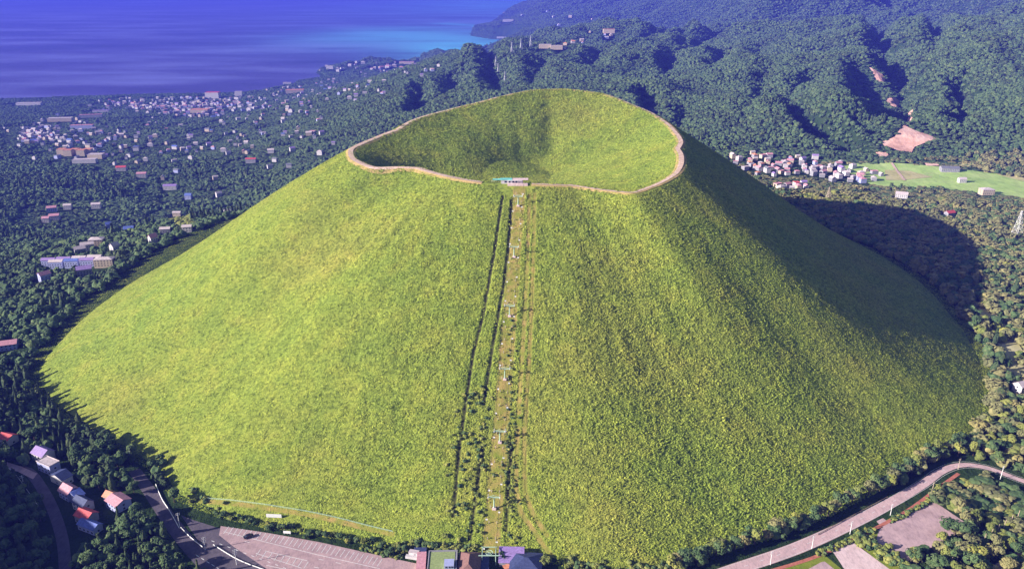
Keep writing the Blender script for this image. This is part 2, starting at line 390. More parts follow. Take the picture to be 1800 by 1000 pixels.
M_LOTL = ground_mat("lot_concrete", [(.3, (.62, .45, .45)), (.5, (.74, .55, .56)), (.72, (.8, .62, .62))], .1)
M_BRICK = ground_mat("red_paving", [(.3, (.36, .12, .09)), (.5, (.5, .17, .12)), (.72, (.6, .25, .18))], .3)
M_FIELD = ground_mat("field_crop", [(.3, (.3, .45, .13)), (.5, (.4, .55, .16)), (.72, (.5, .58, .24))], .015)
M_FIELDD = ground_mat("field_dry", [(.3, (.4, .38, .16)), (.5, (.5, .45, .22)), (.72, (.55, .5, .3))], .02)
M_VERGE = ground_mat("dry_verge", [(.3, (.3, .27, .07)), (.5, (.45, .33, .13)), (.72, (.6, .38, .2))], .15)
M_SOIL = ground_mat("bare_soil", [(.3, (.5, .27, .2)), (.5, (.68, .4, .33)), (.72, (.85, .6, .52))], .03)
M_LAWN = ground_mat("lawn", [(.3, (.15, .21, .02)), (.5, (.22, .26, .03)), (.72, (.3, .3, .05))], .12, bump=.5, sp=1)
M_WHITE = simple("white_paint", (.8, .78, .78), .6, .06)
M_WHITEW = simple("white_wall", (.56, .52, .55), .8, .12, .4)
M_CREAM = simple("cream_wall", (.52, .42, .33), .8, .12, .4)
M_LAV = simple("lavender_wall", (.38, .4, .66), .8, .12, .4)
M_GREYW = simple("grey_wall", (.3, .29, .33), .8, .15, .4)
M_STEEL = simple("galvanised_steel", (.55, .55, .58), .5, .1, 2, .5)
M_GREENST = simple("pale_green_steel", (.4, .55, .42), .5, .12, 2, .4)
M_WOOD = simple("weathered_wood", (.4, .3, .22), .85, .2, 2)
M_GLASS = simple("window_glass", (.03, .04, .06), .15, .2, 2, .6)
M_DARK = simple("dark_rubber", (.02, .02, .022), .5, .2, 2)
M_BLACKP = simple("black_car_paint", (.015, .015, .02), .25, .1, 2, .6)
def roofm(name, c): 
    n = NT(name); f = n.noise(.7, n.pos(), 4); w = n.new('ShaderNodeTexWave'); w.inputs['Scale'].default_value = 1.4; w.bands_direction = 'Z'; n.link(n.pos(), w.inputs[0])
    cc = n.ramp(f, [(.3, tuple(x*.75 for x in c)), (.7, tuple(min(1, x*1.2) for x in c))]); n.col(cc, .6, .3); n.bump(w.outputs[1], .08, .6); return n.m
RF = dict(pink=roofm("roof_pink", (.62, .3, .36)), red=roofm("roof_red", (.62, .1, .11)), grey=roofm("roof_grey", (.2, .2, .24)), navy=roofm("roof_navy", (.055, .07, .17)),
  white=roofm("roof_pale", (.6, .5, .52)), blue=roofm("roof_blue", (.13, .18, .5)), purple=roofm("roof_purple", (.33, .22, .5)), orange=roofm("roof_orange", (.68, .28, .17)),
  brown=roofm("roof_brown", (.24, .13, .12)), green=roofm("roof_green", (.3, .36, .15)), teal=roofm("roof_teal", (.2, .62, .58)))

# ------------------------------------------------------------------ SETTING: land, cone, sea
na, nd = 1250, 900
ang = np.linspace(R(-50), R(50), na); dd = np.geomspace(230, 15500, nd)
DA, DD = np.meshgrid(ang, dd); X = CAM[0]+DD*np.sin(DA); Y = CAM[1]+DD*np.cos(DA)
Z = land_z(X, Y); far = np.hypot(X, Y) > 3000; Z[far] = shore(X[far], Y[far], Z[far])
tag(grid_mesh("terrain", X, Y, Z, M_LAND), kind='structure')
LIFT_TOP = hit(913, 334, 500); LIFT_BOT = at_z(860, 985, 0)
lift_px = [(913,334),(911,355),(908,448),(896,550),(885,662),(877,772),(866,892),(860,985)]
lift_line = [LIFT_TOP[:2], LIFT_BOT[:2]]
def px_line(px): return [hit(a, b, 350)[:2] for a, b in px]
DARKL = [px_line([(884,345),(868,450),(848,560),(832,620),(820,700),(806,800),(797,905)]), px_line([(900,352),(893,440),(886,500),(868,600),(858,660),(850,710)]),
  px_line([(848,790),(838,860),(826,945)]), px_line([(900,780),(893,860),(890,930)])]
LIGHTL = [px_line([(931,338),(928,440),(922,560),(917,640),(910,760),(907,850),(915,900),(940,935),(975,985)]), px_line([(940,338),(938,440),(934,560),(930,640),(922,760),(922,860),(935,900),(962,940)]),
  px_line([(350,880),(430,887),(500,897),(560,908),(620,922),(690,938)])]
nth, nrad = 2000, 640
ths = np.linspace(-pi, pi, nth, endpoint=False)
rr_, _ = rim_at(ths); rb_ = np.interp(ths, TH, RBT)
u = np.linspace(0, 1, nrad)[:, None]; ki = 170; ui = np.linspace(0.01, 1, ki)[:, None]; uo = np.linspace(0, 1, nrad-ki)[1:, None]
RR = np.concatenate([ui*(rr_-3)[None], ((rr_-3)+uo*0)[:0], (rr_-1.5)[None], rr_[None], (rr_+3)[None]+uo*(rb_+14-rr_-3)[None]], 0)
X = RC[0]+RR*np.cos(ths)[None]; Y = RC[1]+RR*np.sin(ths)[None]; Z = cone_z(X, Y)
mown = np.zeros(X.shape); bare = np.zeros(X.shape)
dl, pr = seg_dist(X, Y, lift_line)
mown = np.maximum(mown, (1-sstep(5.2, 6.6, dl+fbm(X/6, Y/6, 2, 70)*1.2)))
for l in LIGHTL:
    d, p_ = seg_dist(X, Y, l); mown = np.maximum(mown, 1.0*(1-sstep(1.2, 2.2, d)))
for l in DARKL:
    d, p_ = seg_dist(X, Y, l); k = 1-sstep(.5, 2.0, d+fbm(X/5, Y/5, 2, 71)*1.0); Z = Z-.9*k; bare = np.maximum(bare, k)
SCARS = [px_line(l) for l in ([(1085,555),(1130,620),(1185,700)],[(1170,480),(1250,540),(1330,610),(1395,700)],[(1350,440),(1440,530),(1520,620)],[(1000,600),(1030,700),(1060,790)],[(1230,640),(1300,740),(1350,830)],
 [(620,630),(612,700),(600,770)],[(545,650),(535,740),(520,850)],[(412,620),(400,680),(385,730)],[(475,740),(462,800),(450,860)],[(760,520),(755,570),(750,610)],[(1420,600),(1500,690),(1560,760)],[(1100,760),(1150,840),(1210,920)],[(640,660),(650,740),(640,800)],[(960,420),(980,520),(990,600)],[(700,600),(690,700),(700,800)])]
for l in SCARS:
    d, p_ = seg_dist(X+fbm(X/14, Y/14, 2, 72)*4, Y+fbm(X/14, Y/14, 2, 73)*4, l); Z = Z-.8*(1-sstep(.3, 3.4, d))*np.sin(pi*np.clip(p_, 0, 1))**.5*sstep(-.15, .35, fbm(X/11, Y/11, 2, 74))
tag(grid_mesh("hill", X, Y, Z, M_TURF, wrap=True, attrs=dict(mown=mown, bare=bare)), kind='structure')
def cone_final(x, y): return cone_z(x, y)
# sea
ang = np.linspace(R(-60), R(45), 260); dd = np.geomspace(2500, 40000, 300); DA, DD = np.meshgrid(ang, dd); X = DD*np.sin(DA); Y = CAM[1]+DD*np.cos(DA)
px, py, _ = project(np.stack([X.ravel(), Y.ravel(), np.full(X.size, SEA)], 1))
c1 = at_z(815, 90, SEA); c2 = at_z(700, 62, SEA); c3 = at_z(900, 2, SEA); c4 = at_z(780, 42, SEA); c5 = at_z(870, 48, SEA)
def blob(c, a, b): return np.exp(-(((X-c[0])/a)**2+((Y-c[1])/b)**2))
cy = 1.0*blob(c1, 620, 1700)+.7*blob(c2, 1100, 1700)+1.0*blob(c3, 3200, 9000)
d, _ = seg_dist(X, Y, [c4[:2], c5[:2]]); cy += .7*np.exp(-(d/170)**2)
tag(grid_mesh("sea", X, Y, np.full(X.shape, SEA), M_SEA, attrs=dict(cyan=np.clip(cy, 0, 1))), kind='structure')
ORD = ["first","second","third","fourth","fifth","sixth","seventh","eighth","ninth","tenth","eleventh","twelfth","thirteenth","fourteenth","fifteenth","sixteenth","seventeenth","eighteenth","nineteenth","twentieth"]+["twenty-"+w for w in ("first","second","third","fourth","fifth","sixth","seventh","eighth","ninth")]+["thirtieth"]+["thirty-"+w for w in ("first","second","third","fourth","fifth","sixth","seventh","eighth","ninth")]+["fortieth"]+["forty-"+w for w in ("first","second","third","fourth","fifth","sixth","seventh","eighth","ninth")]+["fiftieth"]
# ------------------------------------------------------------------ SETTING: draped ways, lots, fields
def drape(name, poly, mat, off=.12, step=6, parent=None, kind='structure'):
    """a closed world polygon laid on the ground as a fine sheet"""
    P = np.array([p[:2] for p in poly]); x0, y0 = P.min(0); x1, y1 = P.max(0)
    nx = int((x1-x0)/step)+2; ny = int((y1-y0)/step)+2
    bm_v = {}; V = []; Fc = []
    gx = np.linspace(x0, x1, nx); gy = np.linspace(y0, y1, ny); GX, GY = np.meshgrid(gx, gy); ins = in_poly(GX, GY, P)
    # snap the outside corners of straddling cells to the outline so that the edge stays smooth
    use = np.zeros((ny-1, nx-1), bool); use |= ins[:-1, :-1] | ins[1:, :-1] | ins[:-1, 1:] | ins[1:, 1:]
    PX = GX.copy(); PY = GY.copy(); out = ~ins; Q = list(P)+[P[0]]
    bx = np.zeros_like(GX); by = np.zeros_like(GX); best = np.full(GX.shape, 1e9)
    for a, b_ in zip(Q, Q[1:]):
        d = b_-a; t = np.clip(((GX-a[0])*d[0]+(GY-a[1])*d[1])/(d@d+1e-9), 0, 1); cx = a[0]+t*d[0]; cy_ = a[1]+t*d[1]
        ds = np.hypot(GX-cx, GY-cy_); m = ds < best; best = np.where(m, ds, best); bx = np.where(m, cx, bx); by = np.where(m, cy_, by)
    PX[out] = bx[out]; PY[out] = by[out]
    PZ = ground(PX, PY)+off; idx = np.arange(nx*ny).reshape(ny, nx)
    fs = [(idx[j, i], idx[j, i+1], idx[j+1, i+1], idx[j+1, i]) for j in range(ny-1) for i in range(nx-1) if use[j, i]]
    me = bpy.data.meshes.new(name); me.from_pydata(np.stack([PX, PY, PZ], -1).reshape(-1, 3).tolist(), [], [tuple(map(int, f)) for f in fs])
    me.materials.append(mat); me.validate(); o = bpy.data.objects.new(name, me); COL.objects.link(o)
    if parent: o.parent = parent
    elif kind: o['kind'] = kind
    return o
def resample(pts, step):
    P = np.array([p[:2] for p in pts]); 
    # Catmull-Rom through the points
    out = []
    for i in range(len(P)-1):
        p0 = P[max(i-1, 0)]; p1 = P[i]; p2 = P[i+1]; p3 = P[min(i+2, len(P)-1)]; k = max(1, int(np.hypot(*(p2-p1))/step))
        for t in np.arange(k)/k: out.append(.5*((2*p1)+(-p0+p2)*t+(2*p0-5*p1+4*p2-p3)*t*t+(-p0+3*p1-3*p2+p3)*t**3))
    out.append(P[-1]); return np.array(out)
def ribbon(name, pts, width, mat, off=.15, step=3, across=3, side=0., parent=None, kind='structure', kerb=0):
    C = resample(pts, step); T = np.gradient(C, axis=0); T /= np.hypot(T[:, 0], T[:, 1])[:, None]+1e-9; N = np.stack([-T[:, 1], T[:, 0]], 1)
    w = np.interp(np.linspace(0, 1, len(C)), np.linspace(0, 1, len(width)), width) if isinstance(width, (list, tuple)) else np.full(len(C), float(width))
    s = np.linspace(-.5, .5, across+1); X = C[:, 0:1]+N[:, 0:1]*(s[None]*w[:, None]+side); Y = C[:, 1:2]+N[:, 1:2]*(s[None]*w[:, None]+side)
    Z = ground(X, Y)+off; V = np.stack([X, Y, Z], -1).reshape(-1, 3).tolist(); n_ = across+1; f = []
    for i in range(len(C)-1):
        for j in range(across): f.append((i*n_+j, i*n_+j+1, (i+1)*n_+j+1, (i+1)*n_+j))
    if kerb:
        for col_ in (0, across):
            b0 = len(V)
            for i in range(len(C)): x_, y_, z_ = V[i*n_+col_]; V.append((x_, y_, z_-kerb))
            for i in range(len(C)-1): f.append((i*n_+col_, (i+1)*n_+col_, b0+i+1, b0+i))
    me = bpy.data.meshes.new(name); me.from_pydata(V, [], f); me.materials.append(mat); o = bpy.data.objects.new(name, me); COL.objects.link(o)
    if parent: o.parent = parent
    elif kind: o['kind'] = kind
    return o
def wp(l, z=0): return [at_z(a, b, z)[:2] for a, b in l]
# rim path
def rimpts(th0, th1, n, inset=0):
    th = np.linspace(th0, th1, n); r_, _ = rim_at((th+pi) % (2*pi)-pi); return np.stack([RC[0]+(r_+inset)*np.cos(th), RC[1]+(r_+inset)*np.sin(th)], 1)
tr = np.arctan2(*(at_z(935, 323, 160)[:2]-RC)[::-1]); tl = np.arctan2(*(at_z(850, 320, 160)[:2]-RC)[::-1])
def rim_ribbon(name, pts, width, mat, off=.35): return ribbon(name, pts, width, mat, off, 3, 4)
PR = rimpts(tr, tl+2*pi, 150, -.3)
wob = np.sin(np.linspace(0, 40, 150))*.5; PR = RC+(PR-RC)*(1+wob[:, None]/180)
pw = [5.5, 5, 3.6, 3.6, 4.6, 5.4, 5, 5, 4.4, 4, 3.8, 3.8, 3.8, 3.8, 3.6, 3.8, 4.2, 4.4, 5, 5.4, 6, 6, 5.4, 6, 10, 9, 6, 5]
rim_ribbon("dry_verge", PR, [w*1.75+1.5 for w in pw], M_VERGE, .22); rim_ribbon("path", PR, pw, M_PATH, .42)
# near-left: road, car park
z0 = 0
lot = wp([(388,924),(470,936),(560,952),(700,983),(742,992),(790,1012),(820,1090),(560,1075),(470,1000),(410,960),(385,940)])
drape("parking_lot", lot, M_ASPH, .06, 6)
ROADA = wp([(236,826),(250,845),(268,870),(310,930),(360,985),(430,1050),(560,1110)])
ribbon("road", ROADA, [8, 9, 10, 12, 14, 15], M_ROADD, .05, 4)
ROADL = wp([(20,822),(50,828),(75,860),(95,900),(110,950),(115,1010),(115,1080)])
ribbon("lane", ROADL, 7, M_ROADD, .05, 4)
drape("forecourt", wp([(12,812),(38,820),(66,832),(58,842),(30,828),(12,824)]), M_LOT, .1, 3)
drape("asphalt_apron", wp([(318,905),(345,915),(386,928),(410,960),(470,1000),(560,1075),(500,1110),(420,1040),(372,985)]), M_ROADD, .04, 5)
marks = MB()
def line_px(a, b, w=.16, z=.12):
    a = at_z(*a, 0); b_ = at_z(*b, 0); d = b_-a; l = np.hypot(d[0], d[1]); n_ = np.array([-d[1], d[0], 0])/l*w
    marks.face([(a+n_)[:2].tolist()+[z], (a-n_)[:2].tolist()+[z], (b_-n_)[:2].tolist()+[z], (b_+n_)[:2].tolist()+[z]])
line_px((393,934), (470,953)); line_px((470,953), (560,975)); line_px((560,975), (668,999)); 
for k in range(34):
    t = k/33; a = (402+t*270, 925+t*57-3.5*sin(pi*t)); line_px(a, (a[0]-9, a[1]+13))
for a, b_ in (((466,968),(540,985)), ((450,972),(530,998)), ((468,993),(520,1004))): line_px(a, b_)
for k in range(9): a = (458+k*10.5, 965+k*2.7); line_px(a, (a[0]-8, a[1]+12))
for a in ((430,951),(560,982),(590,988),(552,996)): line_px(a, (a[0]+9, a[1]+2))
for k in range(16): a = (372+k*14, 950+k*5.2); line_px(a, (a[0]+5, a[1]+2), .2)
for k in range(10): a = (345+k*9, 975+k*5.5); line_px(a, (a[0]+5, a[1]+3.2), .2)
m_ = marks.build("parking_lines", M_WHITE); m_['kind'] = 'structure'
# near-right: road, red footway, courts
ROADR_PX = [(1230,1022),(1290,1001),(1400,963),(1500,918),(1565,884),(1620,852),(1655,828),(1690,817),(1735,822),(1790,842),(1860,866)]
ROADR = wp(ROADR_PX)
ribbon("road", ROADR, [10, 10, 10, 10, 9.5, 9, 7.5, 6.5, 5.5, 5.5, 5.5], M_ROADL, .06, 4)
FOOT = wp([(1330,1010),(1420,983),(1480,958),(1545,925),(1600,894),(1650,857),(1685,832)])
ribbon("footway", FOOT, 2.6, M_BRICK, .14, 4, 2, kerb=.12)
marks = MB(); C = resample(ROADR, 3)
for i in range(3, len(C)-2, 4):
    a, b_ = C[i], C[i+1]; d = (b_-a)/np.hypot(*(b_-a)); n_ = np.array([-d[1], d[0]])*.14; marks.face([(*(a+n_), .13), (*(a-n_), .13), (*(b_-n_), .13), (*(b_+n_), .13)])
T = np.gradient(C, axis=0); T /= np.hypot(T[:, 0], T[:, 1])[:, None]; N = np.stack([-T[:, 1], T[:, 0]], 1)
for s_ in (-4.2, 4.2):
    for i in range(len(C)-1):
        a, b_ = C[i]+N[i]*s_, C[i+1]+N[i+1]*s_; marks.face([(*(a-N[i]*.1), .12), (*(a+N[i]*.1), .12), (*(b_+N[i+1]*.1), .12), (*(b_-N[i+1]*.1), .12)])
marks.build("road_markings", M_WHITE)['kind'] = 'structure'
COURT = wp([(1642,881),(1700,920),(1655,952),(1590,989),(1573,980),(1540,950),(1545,930),(1565,921)]); drape("court", COURT, M_LOT, .08, 5)
LOT2 = wp([(1460,963),(1498,952),(1530,975),(1568,1003),(1640,1060),(1560,1060),(1485,1001)]); drape("lot", LOT2, M_LOTL, .08, 5)
LOT3 = wp([(1420,1000),(1448,985),(1467,1000),(1530,1050),(1450,1060),(1390,1020)]); drape("lot", LOT3, M_LOT, .08, 5)
drape("driveway", wp([(1452,962),(1468,956),(1478,960),(1462,967)]), M_LOTL, .1, 3); drape("driveway", wp([(1540,916),(1552,910),(1568,922),(1556,930)]), M_LOT, .1, 3)
drape("verge", wp([(1440,968),(1530,925),(1562,940),(1600,1000),(1640,1050),(1565,1003),(1500,950),(1462,962)]), M_LAWN, .04, 5)
drape("verge", wp([(1555,915),(1610,886),(1640,872),(1650,884),(1565,920)]), M_LAWN, .045, 5)
drape("verge", wp([(1330,1020),(1400,988),(1446,972),(1480,1000),(1520,1050),(1380,1060)]), M_LAWN, .04, 5)
drape("lawn", wp([(1735,850),(1775,862),(1800,880),(1840,905),(1800,905),(1755,885)]), M_LAWN, .1, 5)
drape("lawn", wp([(1755,998),(1800,970),(1860,980),(1860,1060),(1700,1060)]), M_LAWN, .1, 5)
ribbon("lane", wp([(1750,1000),(1800,968),(1850,940)]), 5, M_PATH, .2, 4)
# far fields, gorge soil
FIELD = [hit(a, b)[:2] for a, b in [(1470,292),(1500,288),(1560,287),(1620,291),(1700,300),(1760,308),(1840,320),(1840,362),(1790,349),(1700,338),(1640,333),(1560,331),(1530,325),(1490,303)]]
drape("field", FIELD, M_FIELD, 1.2, 12)
drape("field", [hit(a, b)[:2] for a, b in [(1670,292),(1720,295),(1790,318),(1840,330),(1830,322),(1760,302),(1700,288)]], M_FIELDD, 1.6, 10)
drape("field", [hit(a, b)[:2] for a, b in [(1555,300),(1600,302),(1640,313),(1590,318),(1557,318)]], M_FIELDD, 1.6, 10)
ribbon("farm_track", [hit(a, b)[:2] for a, b in [(1565,285),(1575,300),(1590,319)]], 5, M_PATH, 2.2, 8)
SOIL = [[(1588,222),(1606,230),(1642,242),(1648,248),(1622,254),(1607,260),(1602,270),(1578,266),(1556,260),(1548,251),(1572,243)], [(1596,196),(1605,200),(1603,214),(1592,226),(1588,220),(1596,208)],
 [(1538,268),(1560,270),(1562,278),(1545,277)], [(1528,120),(1545,128),(1556,140),(1552,148),(1538,138)], [(1556,176),(1580,178),(1582,185),(1574,192),(1564,186)], [(1625,288),(1650,290),(1650,293),(1628,293)]]
SOILW = [[hit(a, b)[:2] for a, b in s_] for s_ in SOIL]
for s_ in SOILW: drape("bare_earth", s_, M_SOIL, 2.0, 9)
YEL = [[hit(a, b)[:2] for a, b in s_] for s_ in ([(1385,350),(1420,335),(1480,345),(1500,358),(1450,362),(1410,358)], [(1490,345),(1530,340),(1580,370),(1600,385),(1560,375),(1520,365)], [(1620,350),(1660,345),(1670,360),(1630,365)],
  [(1635,372),(1655,368),(1660,385),(1640,385)], [(300,390),(345,385),(350,410),(310,415)])]
TAN = [[hit(a, b)[:2] for a, b in s_] for s_ in ([(1715,530),(1760,560),(1800,620),(1830,680),(1790,690),(1745,600),(1712,560)],)]
drape("clearing", TAN[0], M_FIELDD, .5, 8)
# rim interior: pale track along the crater wall and the archery green on the rim's inner ledge
# ------------------------------------------------------------------ houses
HOUSES = []      # (x, y, radius)
house_meshes = {}
def house_parts(w, d, h, rh, wall, roof, kind='gable', windows=True):
    key = (w, d, h, rh, wall.name, roof, kind, windows)
    if key in house_meshes: return house_meshes[key]
    a = MB(); a.box((0, 0, h/2-1), (w, d, h+2))
    if kind == 'gable':
        for s_ in (-1, 1): a.face([(s_*w/2, -d/2, h), (s_*w/2, d/2, h), (s_*w/2, 0, h+rh)])
    r_ = MB(); o = .6; th = .22
    if kind == 'gable':
        k = rh/(d/2)
        for s_ in (-1, 1):
            p = [(-w/2-o, s_*(d/2+o), h-k*o+.03), (w/2+o, s_*(d/2+o), h-k*o+.03), (w/2+o, 0, h+rh+.03), (-w/2-o, 0, h+rh+.03)]
            q = [(x, y, z+th) for x, y, z in p]
            r_.face(q if s_ < 0 else q[::-1]); r_.face(p[::-1] if s_ < 0 else p)
            for i in range(4): j = (i+1) % 4; r_.face([p[i], p[j], q[j], q[i]])
    elif kind == 'hip':
        e = [(-w/2-o, -d/2-o, h), (w/2+o, -d/2-o, h), (w/2+o, d/2+o, h), (-w/2-o, d/2+o, h)]; k = max(0, w/2-d/2); t1 = (-k, 0, h+rh); t2 = (k, 0, h+rh)
        r_.face([e[0], e[1], t2, t1]); r_.face([e[1], e[2], t2]); r_.face([e[2], e[3], t1, t2]); r_.face([e[3], e[0], t1]); r_.face(e[::-1])
    else:
        r_.box((0, 0, h+.2), (w+.5, d+.5, .4)); 
        for s_ in (-1, 1): r_.box((0, s_*(d/2+.1), h+.55), (w+.5, .3, .5)); r_.box((s_*(w/2+.1), 0, h+.55), (.3, d-.1, .5))
    wins = []
    if windows:
        fl = max(1, int(h/2.8)); nx = max(2, int(w/3.2))
        for f_ in range(fl):
            for i in range(nx):
                x = (i+.5)/nx*w-w/2; z = 1.5+f_*2.8
                for s_ in (-1, 1): wins.append((x, s_*(d/2+.02), z, 1.3, .1, 1.2))
            for s_ in (-1, 1): wins.append((s_*(w/2+.02), 0, 1.5+f_*2.8, .1, 1.4, 1.2))
    wm = []
    for x, y, z, a1, b1, c1_ in wins:
        g = MB(); g.box((x, y, z), (a1, b1, c1_)); wm.append(g.mesh("window", M_GLASS))
    res = (a.mesh("wall", wall), r_.mesh("roof", RF[roof]), wm); house_meshes[key] = res; return res
def child(name, me, parent):
    o = bpy.data.objects.new(name, me); COL.objects.link(o); o.parent = parent; return o
def house(x, y, rz, w, d, h, rh, wall, roof, label, cat='house', kind='gable', windows=True, group=None, name='house', sink=0, z=None):
    zz = float(ground(np.array([x]), np.array([y]))[0]) if z is None else z
    e = empty(name, (x, y, zz-sink), rz, label, cat, group)
    a, b_, wm = house_parts(w, d, h, rh, wall, roof, kind, windows)
    child("wall", a, e); child("roof", b_, e)
    for q in wm: child("window", q, e)
    HOUSES.append((x, y, max(w, d)*.55, h+rh)); return e
def hp(px, py, rz, *a, **k):
    p = hit(px, py, 250); return house(p[0], p[1], R(rz), *a, **k)
hp(78,806,-28, 13, 10, 6.5, 3.2, M_WHITEW, 'purple', "big pale house with purple-pink roof, upper end of the shaded row")
hp(88,826,-28, 15, 8, 7.5, .6, M_LAV, 'white', "long flat-roofed pale blue house just below the purple-roofed one", kind='flat')
hp(110,846,62, 8, 14, 5.5, 2.8, M_WHITEW, 'navy', "white-walled house with a dark navy roof, third down the shaded row")
hp(124,872,-32, 11, 9, 6, 3.4, M_LAV, 'pink', "house with pink gable roof and lavender walls, middle of the shaded row")
hp(136,878,58, 6, 11, 5.5, 2.4, M_LAV, 'blue', "low blue-roofed wing house against the pink gabled one")
hp(148,893,-30, 12, 8, 6, 3, M_WHITEW, 'navy', "house with a white gable edge and black roof above the red-roofed house")
hp(154,914,-25, 12, 9, 5.5, 2.6, M_GREYW, 'red', "house with a bright red roof near the lower end of the shaded row")
hp(160,930,-25, 15, 7, 4.5, 2, M_LAV, 'blue', "low blue-roofed house below the red-roofed one, last of the shaded row")
hp(199,880,-25, 10, 7, 5, 2.4, M_GREYW, 'orange', "small orange-roofed house beside the pink-roofed house on its own among dark trees")
hp(210,890,-35, 13, 11, 6, 2.2, M_LAV, 'pink', "pink-roofed house standing apart to the right of the row among dark trees")
hp(16,777,-20, 11, 9, 5.5, 2.4, M_WHITEW, 'red', "crimson-roofed house at the left edge above the lane")
hp(14,612,20, 18, 11, 6, 2.6, M_LAV, 'pink', "large house with a pale pink roof at the left tip of the cone")
for o_ in (): pass
# mid-distance single houses
def mid(px, py, rz, w, d, h, rh, wall, roof, label, kind='gable'): return hp(px, py, rz, w, d, h, rh, wall, roof, label, kind=kind, windows=True, sink=-1.5)
mid(172,432,10, 18, 14, 9, 2, M_CREAM, 'white', "square cream house with a pale roof alone among the dark trees left of the cone", 'hip')
mid(155,440,25, 16, 9, 8, 2.5, M_WHITEW, 'white', "pale low house just left of the square cream one")
mid(142,448,35, 13, 9, 8, 3, M_GREYW, 'white', "small pale-roofed house below and left of the square cream one")
mid(186,468,5, 22, 12, 9, 2, M_CREAM, 'white', "wide cream house at the right end of the terrace of purple roofs", 'hip')
for i in range(7): mid(88+i*13.5, 468-i*.8+(i % 2)*4, 4, 16, 8, 8, 2, M_LAV, ['purple', 'white', 'purple', 'blue', 'white', 'purple', 'white'][i], "%s house in the terrace of low roofs, %s from its left end" % (['purple-roofed', 'pale-roofed', 'purple-roofed', 'blue-roofed', 'pale-roofed', 'purple-roofed', 'pale-roofed'][i], ['first', 'second', 'third', 'fourth', 'fifth', 'sixth', 'seventh'][i]))
mid(150,484,25, 16, 11, 8, 3, M_GREYW, 'purple', "grey house with a dull purple roof just below the terrace"); mid(80,494,50, 12, 9, 8, 3, M_LAV, 'pink', "bright pink-roofed house below the left end of the terrace")
mid(203,443,60, 10, 8, 8, 4, M_WHITEW, 'white', "white gabled house by the wood edge near the terrace"); mid(270,428,55, 10, 7, 8, 4, M_WHITEW, 'pink', "narrow pink and white house close under the left flank")
mid(92,372,20, 18, 11, 8, 3, M_LAV, 'pink', "pink-roofed house, topmost of the pink pair at the far left"); mid(97,386,15, 18, 13, 8, 3, M_WHITEW, 'pink', "pale pink square-roofed house, right one of the pink pair at the far left")
mid(82,391,10, 13, 9, 8, 3, M_WHITEW, 'pink', "small pink-roofed house lowest of the far left cluster")
mid(120,368,10, 15, 9, 8, 3, M_WHITEW, 'white', "white house right of the pink cluster at the far left"); mid(170,366,10, 18, 10, 8, 3, M_WHITEW, 'white', "long white house between two dark groves at the left"); mid(192,402,30, 10, 8, 8, 4, M_LAV, 'blue', "small bright blue-roofed house in the dark grove at the left")
mid(228,412,20, 13, 9, 8, 3, M_LAV, 'blue', "blue-roofed house between the dark grove and the cone"); mid(330,408,10, 12, 8, 7, 2, M_WHITEW, 'white', "pale house under the yellow bamboo by the left flank"); mid(292,413,10, 13, 8, 8, 2, M_GREYW, 'white', "grey house left of the yellow bamboo")
mid(312,380,0, 16, 8, 7, 2, M_CREAM, 'white', "cream house just above the yellow bamboo"); mid(385,346,40, 12, 8, 8, 3, M_WHITEW, 'white', "white house half hidden by trees above the yellow bamboo"); mid(400,378,30, 12, 9, 8, 3, M_WHITEW, 'white', "pale house right up against the left flank"); mid(332,350,0, 14, 10, 8, 4, M_LAV, 'blue', "steep blue-roofed house in the left wood")
mid(250,312,10, 22, 13, 9, 3, M_WHITEW, 'pink', "salmon-roofed house in the left wood below the town"); mid(214,300,10, 24, 13, 8, 3, M_WHITEW, 'red', "red-roofed house at the foot of the left town"); mid(300,333,5, 30, 12, 8, 3, M_WHITEW, 'purple', "long purple-roofed house deep in the left wood")
mid(442,286,0, 26, 12, 9, 2, M_GREYW, 'red', "low crimson-roofed house halfway along the left flank")
mid(1584,348,-25, 20, 12, 7, 3, M_WHITEW, 'white', "white-roofed house in the wood below the green field"); mid(1690,322,0, 14, 9, 7, 3, M_WHITEW, 'white', "small white house at the wood's upper edge under the field"); mid(1733,342,0, 22, 16, 9, 3, M_CREAM, 'white', "big cream building in the wood at the right", 'hip')
mid(1668,382,20, 15, 9, 7, 3, M_GREYW, 'red', "red-brown roofed house in the wood at the right"); mid(1668,302,-10, 34, 18, 7, 3, M_GREYW, 'grey', "wide grey farm building on the dry field"); mid(1796,688,20, 14, 9, 6, 3, M_WHITEW, 'white', "white-roofed house at the right edge in the grove")
